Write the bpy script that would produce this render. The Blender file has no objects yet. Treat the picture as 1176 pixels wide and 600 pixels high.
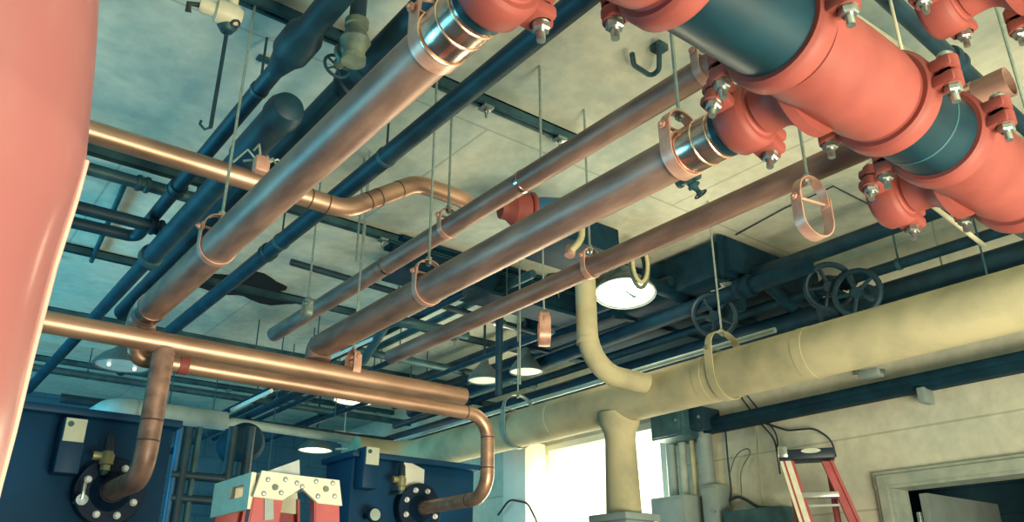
import bpy, bmesh, math, random
from mathutils import Vector, Matrix, Quaternion
random.seed(7)
C = bpy.context.scene.collection
PI = math.pi
H = 1.5                       # eye height above the floor; coordinates below are relative to the eye
CEIL = 1.95                   # ceiling above the eye
XW, YF, XL, YB = 4.4, 9.0, -3.2, -4.0

# ---------------------------------------------------------------- camera geometry (two vanishing points)
F_ = 935.0
PIT = math.atan2(400.0, F_)
YAW = math.atan2(788.0, math.hypot(F_, 400.0))
def ray(px, py):
    x = px-588.0; y = 300.0-py
    f = F_*math.cos(PIT)-y*math.sin(PIT); u = F_*math.sin(PIT)+y*math.cos(PIT)
    s, c = math.sin(YAW), math.cos(YAW)
    return Vector((s*f+c*x, c*f-s*x, u))
def at(px, py, X=None, Y=None, Z=None):
    d = ray(px, py)
    k = X/d.x if X is not None else Y/d.y if Y is not None else Z/d.z
    return d*k

# ---------------------------------------------------------------- materials
def new_mat(name):
    m = bpy.data.materials.new(name); m.use_nodes = True
    nt = m.node_tree
    return m, nt, nt.nodes['Principled BSDF']
def mat(name, col, rough=.5, metal=0., col2=None, scale=8., detail=4., bump=0., coat=0., lo=.35, hi=.65, stretch=None, spec=.5, rvar=0.):
    m, nt, b = new_mat(name)
    b.inputs['Roughness'].default_value = rough; b.inputs['Metallic'].default_value = metal
    b.inputs['Coat Weight'].default_value = coat; b.inputs['Specular IOR Level'].default_value = spec
    if coat: b.inputs['Coat Roughness'].default_value = .15
    tc = nt.nodes.new('ShaderNodeTexCoord'); mp = nt.nodes.new('ShaderNodeMapping')
    nt.links.new(tc.outputs['Object'], mp.inputs[0])
    if stretch: mp.inputs['Scale'].default_value = stretch
    n = nt.nodes.new('ShaderNodeTexNoise'); n.inputs['Scale'].default_value = scale; n.inputs['Detail'].default_value = detail
    nt.links.new(mp.outputs[0], n.inputs['Vector'])
    r = nt.nodes.new('ShaderNodeValToRGB')
    r.color_ramp.elements[0].position = lo; r.color_ramp.elements[1].position = hi
    c2 = col2 or tuple(c*.75 for c in col)
    r.color_ramp.elements[0].color = (*c2, 1); r.color_ramp.elements[1].color = (*col, 1)
    nt.links.new(n.outputs['Fac'], r.inputs[0]); nt.links.new(r.outputs[0], b.inputs['Base Color'])
    if rvar:
        mr = nt.nodes.new('ShaderNodeMapRange'); mr.inputs[3].default_value = rough-rvar; mr.inputs[4].default_value = rough+rvar
        nt.links.new(n.outputs['Fac'], mr.inputs[0]); nt.links.new(mr.outputs[0], b.inputs['Roughness'])
    if bump:
        bp = nt.nodes.new('ShaderNodeBump'); bp.inputs['Strength'].default_value = bump; bp.inputs['Distance'].default_value = .01
        nt.links.new(n.outputs['Fac'], bp.inputs['Height']); nt.links.new(bp.outputs[0], b.inputs['Normal'])
    return m
def emit(name, col, st):
    m, nt, b = new_mat(name)
    b.inputs['Base Color'].default_value = (*col, 1); b.inputs['Emission Color'].default_value = (*col, 1)
    b.inputs['Emission Strength'].default_value = st
    return m

M = {}
M['copper'] = mat('aged_copper', (.44, .26, .20), .46, .35, (.23, .14, .115), 5, 5, .03, spec=.35, rvar=.06, stretch=(4, 1, 4))
M['copperx'] = mat('bright_copper', (.70, .42, .29), .40, .7, (.46, .27, .19), 5, 5, .03, rvar=.08, stretch=(1, 4, 4))
M['copper_shiny'] = mat('polished_copper', (.70, .45, .36), .22, .9, (.45, .27, .22), 30, 3)
M['solder'] = mat('solder_ring', (.95, .66, .45), .25, .8, (.8, .5, .33), 30)
M['strap'] = mat('copper_plated_strap', (.80, .47, .36), .38, .35, (.62, .32, .24), 20)
M['red'] = mat('red_painted_iron', (.33, .080, .066), .55, 0, (.26, .060, .050), 9, 5, .05, spec=.3, rvar=.06)
M['seam'] = mat('dark_solder_seam', (.10, .06, .05), .5)
M['gasket'] = mat('dark_groove_rubber', (.02, .022, .025), .6)  # dark rubber tone for grooved joints
M['black'] = mat('black_steel_pipe', (.008, .042, .062), .44, .0, (.004, .018, .028), 3, 6, .02, stretch=(1, 3, 3), rvar=.06, coat=.04, spec=.3)
M['zinc'] = mat('zinc_bolt', (.55, .60, .56), .3, .85, (.35, .40, .38), 60)
M['rod'] = mat('zinc_threaded_rod', (.42, .50, .44), .45, .5, (.30, .38, .34), 60)
M['dark'] = mat('dark_steel_pipe', (.008, .050, .078), .55, .0, (.004, .026, .045), 10, 5, .05)
M['darkteal'] = mat('teal_grey_steel', (.045, .13, .15), .5, .1, (.02, .07, .09), 10)
M['greenbronze'] = mat('weathered_bronze', (.22, .27, .19), .55, .3, (.10, .15, .13), 18, 6, .1)
M['brass'] = mat('brass', (.42, .40, .22), .45, .5, (.26, .25, .14), 20)
M['cream'] = mat('cream_insulation', (.58, .50, .30), .8, 0, (.33, .31, .20), 4, 8, .2, lo=.30, hi=.56)
M['creampaint'] = mat('cream_plastic', (.80, .74, .55), .45, 0, (.68, .62, .45), 20)
M['whitepipe'] = mat('pale_insulation', (.45, .55, .50), .5, 0, (.32, .42, .40), 8)
M['blue'] = mat('blue_enamel', (.03, .16, .34), .4, 0, (.02, .10, .22), 8)
M['boiler'] = mat('blue_steel_panel', (.003, .055, .14), .5, 0, (.002, .035, .09), 2.5, 5, .01, spec=.25)
M['navy'] = mat('navy_flange', (.003, .02, .055), .5, 0, spec=.25)
M['label'] = mat('pale_label', (.62, .66, .52), .6, 0, (.55, .6, .48), 30)
M['white'] = mat('white_panel', (.85, .85, .75), .6, 0, (.8, .8, .7), 8)
M['boltwhite'] = mat('bright_bolt_end', (.85, .88, .85), .35, .2, (.8, .82, .8), 40)
M['fiber'] = mat('red_fiberglass', (.48, .095, .095), .5, 0, (.40, .07, .075), 12, 4, .04)
M['alu'] = mat('aluminium', (.60, .62, .58), .35, .6, (.48, .5, .47), 25)
M['capcream'] = mat('cream_rail_highlight', (.80, .76, .58), .5, 0, (.70, .66, .50), 25)
M['capnavy'] = mat('navy_plastic', (.01, .025, .05), .45)
M['grey'] = mat('grey_enclosure', (.32, .38, .36), .5, .1, (.25, .31, .30), 6)
M['tank'] = mat('glossy_red_enamel', (.40, .145, .145), .38, 0, (.36, .125, .125), 4, 4, .01, coat=.4, spec=.3)
M['highlight'] = mat('pale_pink_highlight', (.72, .45, .38), .35, 0, (.64, .38, .32), 10)
M['shade'] = mat('enamel_shade', (.16, .22, .22), .4, .1, (.10, .15, .16), 8)
M['lamp'] = emit('lamp_lens', (1.0, .96, .68), 1.15)
M['lampdim'] = mat('frosted_lens', (.75, .78, .70), .35, 0, (.65, .7, .64), 8)
M['glow'] = emit('white_glow', (1.0, .97, .80), 1.3)
M['windowlight'] = emit('bright_window_pane', (1.0, .98, .72), 1.25)
M['frame'] = mat('painted_frame', (.42, .46, .38), .5, 0, (.30, .35, .30), 14, 6, .1)
M['trunk'] = mat('navy_painted_steel', (.005, .040, .068), .7, 0, (.003, .024, .045), 12, spec=.2)
M['cable'] = mat('cable_jacket', (.03, .05, .055), .5)
M['hose'] = mat('pale_yellow_hose', (.70, .62, .34), .5, 0, (.5, .45, .26), 16)
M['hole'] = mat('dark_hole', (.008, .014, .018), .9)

def surface(name, base, stain, sc, lo, hi, vec=None, joints=None):
    m, nt, b = new_mat(name); b.inputs['Roughness'].default_value = .85; b.inputs['Specular IOR Level'].default_value = .2
    tc = nt.nodes.new('ShaderNodeTexCoord')
    n = nt.nodes.new('ShaderNodeTexNoise'); n.inputs['Scale'].default_value = sc; n.inputs['Detail'].default_value = 7; n.inputs['Roughness'].default_value = .62
    n.inputs['Distortion'].default_value = .6
    n2 = nt.nodes.new('ShaderNodeTexNoise'); n2.inputs['Scale'].default_value = 14; n2.inputs['Detail'].default_value = 6
    nt.links.new(tc.outputs['Object'], n.inputs['Vector']); nt.links.new(tc.outputs['Object'], n2.inputs['Vector'])
    r = nt.nodes.new('ShaderNodeValToRGB'); r.color_ramp.elements[0].position = lo; r.color_ramp.elements[1].position = hi
    r.color_ramp.elements[0].color = (*stain, 1); r.color_ramp.elements[1].color = (*base, 1)
    nt.links.new(n.outputs['Fac'], r.inputs[0])
    mx = nt.nodes.new('ShaderNodeMix'); mx.data_type = 'RGBA'; mx.blend_type = 'MULTIPLY'; mx.inputs[0].default_value = .35
    r2 = nt.nodes.new('ShaderNodeValToRGB'); r2.color_ramp.elements[0].position = .38; r2.color_ramp.elements[1].position = .62
    r2.color_ramp.elements[0].color = (.7, .7, .7, 1)
    nt.links.new(n2.outputs['Fac'], r2.inputs[0]); nt.links.new(r.outputs[0], mx.inputs[6]); nt.links.new(r2.outputs[0], mx.inputs[7])
    out = mx.outputs[2]
    bp = nt.nodes.new('ShaderNodeBump'); bp.inputs['Strength'].default_value = .25; bp.inputs['Distance'].default_value = .02
    if joints:
        br = nt.nodes.new('ShaderNodeTexBrick'); br.inputs['Scale'].default_value = 1; br.inputs['Mortar Size'].default_value = .006
        br.inputs['Brick Width'].default_value = joints[0]; br.inputs['Row Height'].default_value = joints[1]
        br.inputs['Color1'].default_value = br.inputs['Color2'].default_value = (1, 1, 1, 1); br.inputs['Mortar'].default_value = (.72, .74, .72, 1)
        mp = nt.nodes.new('ShaderNodeMapping'); mp.inputs['Rotation'].default_value = vec
        nt.links.new(tc.outputs['Object'], mp.inputs[0]); nt.links.new(mp.outputs[0], br.inputs['Vector'])
        m2 = nt.nodes.new('ShaderNodeMix'); m2.data_type = 'RGBA'; m2.blend_type = 'MULTIPLY'; m2.inputs[0].default_value = 1
        nt.links.new(out, m2.inputs[6]); nt.links.new(br.outputs[0], m2.inputs[7]); out = m2.outputs[2]
    nt.links.new(n2.outputs['Fac'], bp.inputs['Height']); nt.links.new(bp.outputs[0], b.inputs['Normal'])
    nt.links.new(out, b.inputs['Base Color'])
    return m
M['ceiling'] = surface('stained_plaster', (.90, .87, .69), (.34, .50, .48), .6, .34, .56, (0, 0, 0), (2.4, 1.25))
M['wall'] = surface('painted_block', (.78, .74, .58), (.58, .60, .49), 1.2, .36, .60, (PI/2, 0, PI/2), (.40, .20))
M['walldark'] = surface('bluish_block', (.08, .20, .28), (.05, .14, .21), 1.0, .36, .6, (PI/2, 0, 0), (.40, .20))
M['floor'] = surface('concrete_floor', (.10, .19, .22), (.06, .12, .15), 1.5, .36, .6)

# ---------------------------------------------------------------- mesh builder
def frame_of(d):
    d = Vector(d).normalized()
    up = Vector((0, 0, 1)) if abs(d.z) < .95 else Vector((0, 1, 0))
    a = d.cross(up).normalized(); b = a.cross(d).normalized()
    return a, b, d
class MB:
    def __init__(s): s.v = []; s.f = []
    def add(s, vs, fs):
        o = len(s.v); s.v += [Vector(v) for v in vs]; s.f += [tuple(i+o for i in f) for f in fs]; return s
    def box(s, c, size, rot=None, taper=1.0, bev=0.0):
        x, y, z = [q/2 for q in size]; c = Vector(c)
        if bev <= 0:
            vs = [Vector((sx*x*(taper if sz > 0 else 1), sy*y*(taper if sz > 0 else 1), sz*z)) for sz in (-1, 1) for sx, sy in ((-1, -1), (1, -1), (1, 1), (-1, 1))]
            fs = [(3, 2, 1, 0), (4, 5, 6, 7), (0, 1, 5, 4), (1, 2, 6, 5), (2, 3, 7, 6), (3, 0, 4, 7)]
        else:
            bm = bmesh.new(); bmesh.ops.create_cube(bm, size=1)
            for v in bm.verts: v.co = Vector((v.co.x*2*x, v.co.y*2*y, v.co.z*2*z))
            bmesh.ops.bevel(bm, geom=bm.edges[:], offset=bev, segments=2, affect='EDGES', profile=.5)
            bm.verts.index_update(); vs = [v.co.copy() for v in bm.verts]; fs = [tuple(v.index for v in f.verts) for f in bm.faces]; bm.free()
        if rot is not None: vs = [rot @ v for v in vs]
        return s.add([v+c for v in vs], fs)
    def lathe(s, o, d, prof, n=28, cap=True):
        a, b, d = frame_of(d); o = Vector(o); vs = []; fs = []
        for t, r in prof:
            for k in range(n):
                an = 2*PI*k/n; vs.append(o+d*t+a*(r*math.cos(an))+b*(r*math.sin(an)))
        for i in range(len(prof)-1):
            for k in range(n):
                k2 = (k+1) % n; fs.append((i*n+k, i*n+k2, (i+1)*n+k2, (i+1)*n+k))
        if cap:
            fs.append(tuple(range(n-1, -1, -1))); fs.append(tuple((len(prof)-1)*n+k for k in range(n)))
        return s.add(vs, fs)
    def cyl(s, p, q, r, n=16, r2=None):
        p = Vector(p); q = Vector(q); L = (q-p).length
        return s.lathe(p, q-p, [(0, r), (L, r if r2 is None else r2)], n)
    def ring(s, o, d, r, w, t, n=28):              # a band of outer radius r+t over radius r, width w centred on o
        d = Vector(d).normalized(); e = min(t*.4, w*.3)
        return s.lathe(Vector(o)-d*(w/2), d, [(0, r), (0, r+t-e), (e, r+t), (w-e, r+t), (w, r+t-e), (w, r)], n, False)
    def tube(s, pts, r, n=20, hollow=False, close=False):
        pts = [Vector(p) for p in pts]; N = len(pts)
        rs = r if isinstance(r, (list, tuple)) else [r]*N
        tang = []
        for i in range(N):
            if close: t = pts[(i+1) % N]-pts[i-1]
            elif i == 0: t = pts[1]-pts[0]
            elif i == N-1: t = pts[-1]-pts[-2]
            else: t = (pts[i]-pts[i-1]).normalized()+(pts[i+1]-pts[i]).normalized()
            tang.append(t.normalized())
        a, b, _ = frame_of(tang[0]); vs = []; fs = []; prev = tang[0]
        for i in range(N):
            q = prev.rotation_difference(tang[i]); a = q @ a; b = q @ b; prev = tang[i]
            for k in range(n):
                an = 2*PI*k/n; vs.append(pts[i]+a*(rs[i]*math.cos(an))+b*(rs[i]*math.sin(an)))
        m = N if close else N-1
        for i in range(m):
            j = (i+1) % N
            for k in range(n):
                k2 = (k+1) % n; fs.append((i*n+k, i*n+k2, j*n+k2, j*n+k))
        s.add(vs, fs)
        if not close:
            for e, end in ((0, pts[0]), (1, pts[-1])):
                base = len(s.v)-len(vs)+(0 if e == 0 else (N-1)*n)
                idx = [base+k for k in range(n)]
                if hollow and (hollow == 'both' or (hollow == 'start') == (e == 0)):
                    t = tang[0] if e == 0 else -tang[-1]; rr = rs[0] if e == 0 else rs[-1]; w = rr*.10
                    ins = [end+(s.v[i]-end)*((rr-w)/rr) for i in idx]; deep = [v+t*rr*4 for v in ins]
                    o = len(s.v); s.v += ins+deep
                    for k in range(n):
                        k2 = (k+1) % n
                        q1 = (idx[k], o+k, o+k2, idx[k2]); q2 = (o+k, o+n+k, o+n+k2, o+k2)
                        s.f += [q1, q2] if e == 0 else [q1[::-1], q2[::-1]]
                    s.f.append(tuple(o+n+k for k in range(n)))
                else: s.f.append(tuple(idx[::-1] if e == 0 else idx))
        return s
    def ribbon(s, pts, w, wd, t, close=False):     # a flat strap following pts; wd = width direction
        pts = [Vector(p) for p in pts]; wd = Vector(wd).normalized(); N = len(pts); vs = []; fs = []
        for i in range(N):
            tg = (pts[(i+1) % N]-pts[i-1]) if close or 0 < i < N-1 else (pts[1]-pts[0] if i == 0 else pts[-1]-pts[-2])
            nn = tg.normalized().cross(wd).normalized()
            for sw, st in ((-1, -1), (1, -1), (1, 1), (-1, 1)): vs.append(pts[i]+wd*(sw*w/2)+nn*(st*t/2))
        for i in range(N if close else N-1):
            j = (i+1) % N
            for k in range(4): fs.append((i*4+k, i*4+(k+1) % 4, j*4+(k+1) % 4, j*4+k))
        if not close: fs += [(3, 2, 1, 0), tuple((N-1)*4+k for k in range(4))]
        return s.add(vs, fs)
    def prism(s, poly, o, u, v, thick):            # polygon in plane (u,v) at o, extruded by +-thick/2
        o = Vector(o); u = Vector(u).normalized(); v = Vector(v).normalized(); w = u.cross(v).normalized(); n = len(poly)
        vs = [o+u*p[0]+v*p[1]+w*(sg*thick/2) for sg in (-1, 1) for p in poly]
        fs = [tuple(range(n-1, -1, -1)), tuple(range(n, 2*n))]+[(k, (k+1) % n, n+(k+1) % n, n+k) for k in range(n)]
        return s.add(vs, fs)
    def sphere(s, c, r, n=14, sq=(1, 1, 1)):
        prof = []; c = Vector(c); vs = []; fs = []; m = n//2
        for i in range(m+1):
            ph = PI*i/m
            for k in range(n):
                an = 2*PI*k/n; vs.append(c+Vector((r*sq[0]*math.sin(ph)*math.cos(an), r*sq[1]*math.sin(ph)*math.sin(an), -r*sq[2]*math.cos(ph))))
        for i in range(m):
            for k in range(n): fs.append((i*n+k, i*n+(k+1) % n, (i+1)*n+(k+1) % n, (i+1)*n+k))
        return s.add(vs, fs)
    def build(s, name, m, parent=None, smooth=True, ang=38):
        off = Vector((0, 0, H))
        if parent is not None: o0 = parent['_o'] if '_o' in parent else None
        vs = [v+off for v in s.v]
        if parent is not None:
            org = world_loc(parent)
        else:
            org = Vector(((min(v.x for v in vs)+max(v.x for v in vs))/2, (min(v.y for v in vs)+max(v.y for v in vs))/2, min(v.z for v in vs)))
        me = bpy.data.meshes.new(name)
        me.from_pydata([v-org for v in vs], [], s.f); me.validate(); me.update()
        bm = bmesh.new(); bm.from_mesh(me); bmesh.ops.remove_doubles(bm, verts=bm.verts, dist=1e-6)
        bmesh.ops.recalc_face_normals(bm, faces=bm.faces); bm.to_mesh(me); bm.free()
        me.materials.append(m)
        if smooth:
            me.polygons.foreach_set('use_smooth', [True]*len(me.polygons)); me.set_sharp_from_angle(angle=math.radians(ang))
        o = bpy.data.objects.new(name, me); C.objects.link(o)
        if parent is not None: o.parent = parent
        else: o.location = org
        return o
def world_loc(o):
    l = o.location.copy()
    while o.parent is not None: o = o.parent; l = l+o.location
    return l
def bend(pts, R, seg=8):                           # fillet the corners of a polyline with arcs
    pts = [Vector(p) for p in pts]; out = [pts[0]]
    for i in range(1, len(pts)-1):
        p, a, b = pts[i], (pts[i-1]-pts[i]), (pts[i+1]-pts[i]); la, lb = a.length, b.length; a.normalize(); b.normalize()
        th = a.angle(b)
        if th > PI-.01: out.append(p); continue
        d = min(R/math.tan(th/2), la*.49, lb*.49); RR = d*math.tan(th/2)
        c = p+(a+b).normalized()*(RR/math.sin(th/2)); s0 = p+a*d-c; s1 = p+b*d-c; tot = s0.angle(s1)
        axs = s0.cross(s1).normalized()
        for k in range(seg+1): out.append(c+Quaternion(axs, tot*k/seg) @ s0)
    out.append(pts[-1]); return out

def tag(o, label=None, cat=None, group=None, kind=None):
    if label: o['label'] = label
    if cat: o['category'] = cat
    if group: o['group'] = group
    if kind: o['kind'] = kind
    return o
def thing(name, loc, label, cat, group=None):
    o = bpy.data.objects.new(name, None); o.empty_display_size = .05; C.objects.link(o)
    o.location = Vector(loc)+Vector((0, 0, H)); return tag(o, label, cat, group)
def one(mb, name, m, label, cat, group=None, **k): return tag(mb.build(name, m, **k), label, cat, group)
X_, Y_, Z_ = Vector((1, 0, 0)), Vector((0, 1, 0)), Vector((0, 0, 1))

# ---------------------------------------------------------------- the room
def struct(name, mb, m, parent=None, **k):
    o = mb.build(name, m, parent, **k)
    if parent is None: o['kind'] = 'structure'
    return o
struct('floor', MB().box(((XL+XW)/2, (YB+YF)/2, -H-.05), (XW-XL, YF-YB, .1)), M['floor'], smooth=False)
struct('ceiling', MB().box(((XL+XW)/2, (YB+YF)/2, CEIL+.06), (XW-XL, YF-YB, .12)), M['ceiling'], smooth=False)
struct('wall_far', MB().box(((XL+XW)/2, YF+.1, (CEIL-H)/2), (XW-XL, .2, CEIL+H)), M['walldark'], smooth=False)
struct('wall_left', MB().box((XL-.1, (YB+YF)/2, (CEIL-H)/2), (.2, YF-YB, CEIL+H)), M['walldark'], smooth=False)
DY1 = at(1016, 553, X=XW).y; DZ = at(1016, 553, X=XW).z; DY0 = DY1-1.25        # doorway in the right wall
WY0, WY1 = at(764, 545, X=XW).y, at(629, 545, X=XW).y; WZ0, WZ1 = -.35, 1.22     # window in the right wall
def slab(mb, y0, y1, z0, z1): mb.box((XW+.1, (y0+y1)/2, (z0+z1)/2), (.2, y1-y0, z1-z0))
w = MB()
slab(w, YB, DY0, -H, CEIL); slab(w, DY0, DY1, DZ, CEIL); slab(w, DY1, WY0, -H, CEIL)
slab(w, WY0, WY1, -H, WZ0); slab(w, WY0, WY1, WZ1, CEIL); slab(w, WY1, YF, -H, CEIL)
struct('wall_right', w, M['wall'], smooth=False)

# doorway with its frame, open leaf and the dark room behind it
fr = MB()
for y in (DY0, DY1): fr.box((XW+.06, y, (DZ-.045-H)/2), (.17, .09, DZ-.045+H))
fr.box((XW+.058, (DY0+DY1)/2, DZ), (.174, DY1-DY0+.094, .09))
for y in (DY0, DY1): fr.box((XW-.030, y, (DZ-.026-H)/2), (.014, .05, DZ-.026+H))
fr.box((XW-.032, (DY0+DY1)/2, DZ), (.016, DY1-DY0+.054, .052))
d1 = struct('door_1', fr, M['frame'], smooth=False); tag(d1, 'pale metal door frame around the dark doorway in the right wall', 'door frame')
lf = MB().box((XW+.62, DY1-.10, (DZ-H)/2-.03), (.85, .045, DZ+H-.06))
lf.build('door_leaf', M['grey'], d1, smooth=False)
for zz in (DZ-.22, DZ-1.1): MB().cyl((XW+.16, DY1-.075, zz-.06), (XW+.16, DY1-.075, zz+.06), .014, 10).build('hinge', M['zinc'], d1)
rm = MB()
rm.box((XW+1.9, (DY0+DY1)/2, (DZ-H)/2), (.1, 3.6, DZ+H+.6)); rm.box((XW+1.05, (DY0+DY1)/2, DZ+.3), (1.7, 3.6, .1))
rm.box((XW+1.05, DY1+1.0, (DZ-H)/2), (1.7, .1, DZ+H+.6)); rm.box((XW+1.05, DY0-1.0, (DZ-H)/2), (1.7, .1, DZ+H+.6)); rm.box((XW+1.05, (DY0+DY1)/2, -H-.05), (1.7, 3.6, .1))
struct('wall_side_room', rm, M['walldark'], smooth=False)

# window
wf = MB()
for y in (WY0, WY1): wf.box((XW+.05, y, (WZ0+WZ1)/2), (.11, .05, WZ1-WZ0-.05))
for z in (WZ0, WZ1): wf.box((XW+.05, (WY0+WY1)/2, z), (.12, WY1-WY0+.06, .05))
win = struct('window_1', wf, M['white'], smooth=False); tag(win, 'glaring daylight window in the right wall below the cream pipe', 'window')
MB().box((XW+.08, (WY0+WY1)/2, (WZ0+WZ1)/2), (.015, WY1-WY0, WZ1-WZ0)).build('pane', M['windowlight'], win, smooth=False)

# ---------------------------------------------------------------- grooved fittings
def coupling(ax, o, r, label, w=.056, ang=0., bolt_len=.10, gap=.0, group=None):
    """split housing over a grooved joint; ax = 'x' or 'y' is the pipe direction; bolt pads sit left and right of it"""
    d, side = (X_, Y_) if ax == 'x' else (Y_, X_)
    o = Vector(o); t = thing('grooved_coupling', o-Z_*(r+.03), label, 'pipe coupling', group)
    q = Quaternion(d, ang); side = q @ side; up = q @ Z_
    h = MB(); R = r+.019
    h.lathe(o-d*(w/2), d, [(0, r*.99), (0, r+.010), (.006, R-.004), (.012, R), (w-.012, R), (w-.006, R-.004), (w, r+.010), (w, r*.99)], 44, False)
    rot = Matrix((d, side, up)).transposed()
    for s in (-1, 1):
        for u in (-1, 1):                                # pads of the upper and lower half
            c = o+side*(s*(R+.013))+up*(u*.019)
            h.box(c, (w*.82, .050, .028), rot, bev=.007)
            h.lathe(c+side*(s*.012)-up*.014, up, [(0, .021), (.028, .021)], 18)
    hs = h.build('housing', M['red'], t)
    for s in (-1, 1):
        c = o+side*(s*(R+.023)); b = MB()
        b.cyl(c-up*(bolt_len*.70), c+up*(bolt_len*.45), .0082, 12)
        b.lathe(c+up*.033, up, [(0, .017), (.007, .018), (.012, .016), (.016, .007)], 16)
        bo = b.build('bolt', M['zinc'], t)
        nt = MB().lathe(c-up*(.033+.016), up, [(0, .014), (.003, .0175), (.014, .0175), (.016, .015)], 6)
        nt.lathe(c-up*.0335, up, [(0, .0175), (.003, .0175)], 18)
        nt.build('nut', M['zinc'], bo, ang=25)
    return t
def tee(o, label, half=.20, R=.0970, rb=.0572, reach=.205):
    """cast tee: run along X, reducing branch towards +Y"""
    o = Vector(o); m = MB(); n = 48
    prof = [(-half, R*.9), (-half, R), (-half+.028, R), (-half+.031, R-.004), (-half+.038, R-.004), (-half+.041, R+.002), (-half+.07, R+.006), (0, R+.008),
            (half-.07, R+.006), (half-.041, R+.002), (half-.038, R-.004), (half-.031, R-.004), (half-.028, R), (half, R), (half, R*.9)]
    # run surface, the branch blended in as a smooth bulge
    vs = []; fs = []
    def prof_r(y):                                       # branch radius at distance y from the run axis
        t = max(0., min(1., (y-.085)/(reach-.06-.085))); return rb+.052*(1-t)**2.2
    m.lathe(o, X_, prof, n, False)
    bp = []
    for i in range(15):
        y = .060+(reach-.035-.060)*i/14; bp.append((y, prof_r(y)))
    bp += [(reach-.032, rb), (reach-.028, rb-.004), (reach-.022, rb-.004), (reach-.018, rb), (reach, rb), (reach, rb*.86), (reach-.12, rb*.86)]
    m.lathe(o, Y_, bp, n, True)
    return one(m, 'pipe_tee', M['red'], label, 'pipe tee')
HY, HZ = .680, 1.006
RX = .0970
TA, TC, TE = .668, 1.357, 1.985
tee((TA, HY, HZ), 'red tee fitting at the top edge feeding the largest front copper pipe')
tee((TC, HY, HZ), 'large red tee fitting between the two black header pipes', half=.190)
tee((TE, HY, HZ), 'red tee fitting at the right edge with an open unconnected branch', half=.20)
coupling('x', (TA+.20, HY, HZ), RX, 'red coupling at the upper left end of the wide black pipe, bolt hanging below')
coupling('x', (TC-.190, HY, HZ), RX, 'red coupling ring between the wide black pipe and the large red tee')
coupling('x', (TC+.190, HY, HZ), RX, 'red coupling at the lower right end of the large red tee')
coupling('x', (TE-.20, HY, HZ), RX, 'red coupling ring joining the short black pipe to the right edge tee')
coupling('x', (TE+.20, HY, HZ), RX, 'red coupling on the far right end of the header at the picture edge')
hp = MB().lathe((TA+.205, HY, HZ), X_, [(0, RX*.98), (0, RX), (TC-TA-.40, RX), (TC-TA-.40, RX*.98)], 56)
one(hp, 'header_pipe', M['black'], 'wide glossy black header pipe left of the large red tee', 'pipe')
L2 = TE-TC-.40
hp = thing('header_pipe', (TC+.195+L2/2, HY, HZ-RX), 'short glossy black header pipe between the large red tee and the right edge tee', 'pipe')
MB().lathe((TC+.195, HY, HZ), X_, [(0, RX*.98), (0, RX), (L2, RX), (L2, RX*.98)], 56).build('pipe_run', M['black'], hp)
MB().ring((TC+.195+L2*.52, HY, HZ), X_, RX, .006, .0015, 48).build('band_mark', M['darkteal'], hp)
hp = MB().lathe((TE+.205, HY, HZ), X_, [(0, RX), (.6, RX)], 48)
one(hp, 'header_pipe', M['black'], 'black header pipe running out past the right picture edge', 'pipe')
hp = MB().lathe((TA-.205, HY, HZ), -X_, [(0, RX), (.45, RX)], 48)
one(hp, 'header_pipe', M['black'], 'black header pipe running out above the top picture edge', 'pipe')
BR = .0572
coupling('y', (TA, HY+.225, HZ), BR, 'red coupling joining the largest copper pipe to its tee at the top edge', w=.075)
coupling('y', (TC, HY+.225, HZ), BR, 'red coupling at the branch of the large red tee, beside the banded copper adapter', w=.075, ang=.30)
coupling('y', (TE, HY+.225, HZ), BR, 'red open ended coupling with nothing connected, on the right edge tee', w=.075, ang=.30)
# upper header: only its tee and open coupling hang into view
h2 = at(1088, 8, Z=1.30)
U0 = Vector((h2.x+.04, h2.y-.20, 1.34))
tee(U0, 'red tee fitting hanging into the top right corner')
coupling('y', U0+Vector((0, .225, 0)), BR, 'red open coupling with bright bolts in the top right corner', w=.075)
coupling('x', U0+Vector((.2, 0, 0)), RX, 'red coupling ring at the top right corner tee')
one(MB().lathe(U0+Vector((.205, 0, 0)), X_, [(0, RX), (.9, RX)], 40), 'header_pipe', M['black'], 'black pipe leaving the top right corner tee', 'pipe')

# ---------------------------------------------------------------- copper pipes
def seam_rings(root, items, r):
    for p, d in items: MB().ring(p, d, r, .006, .0012, 24).build('solder_ring', M['seam'], root)
def adapter(root, x, y0, z, r):
    L = .135
    m = MB().lathe((x, y0, z), Y_, [(0, r+.004), (.030, r+.004), (.032, r+.001), (.036, r+.001), (.038, r+.0045), (.072, r+.0045), (.074, r+.002), (.078, r+.002), (.08, r+.0045), (L-.01, r+.0045), (L, r+.001)], 40, False)
    m.build('adapter', M['copper_shiny'], root)
    for t in (.034, .076, L): MB().ring((x, y0+t, z), Y_, r+.002, .006, .0045, 40).build('solder_ring', M['solder'], root)
    MB().ring((x, y0+.012, z), Y_, r+.003, .022, .0035, 40).build('steel_sleeve', M['black'], root)
r4 = .0525
# pipe A
YA = HY+.26
ta = thing('copper_pipe', (.668, 2.0, 1-r4), 'thickest long copper pipe, leftmost of the parallel runs, with banded end near the top', 'pipe')
MB().tube(bend([(.668, YA, 1), (.668, 3.105, 1), (.668, 3.105, .90)], .085), r4, 36).build('pipe_run', M['copper'], ta)
adapter(ta, .668, YA, 1, r4)
MB().ring((.668, 2.985, 1), Y_, r4, .05, .003, 32).build('elbow_collar', M['copper_shiny'], ta)
# pipe C
tc = thing('copper_pipe', (1.357, 2.0, 1-r4), 'long copper pipe leaving the branch of the large red tee', 'pipe')
MB().tube(bend([(1.357, YA, 1), (1.357, 3.06, 1), (1.357, 3.06, .945)], .05), r4, 36).build('pipe_run', M['copper'], tc)
adapter(tc, 1.357, YA, 1, r4)
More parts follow.
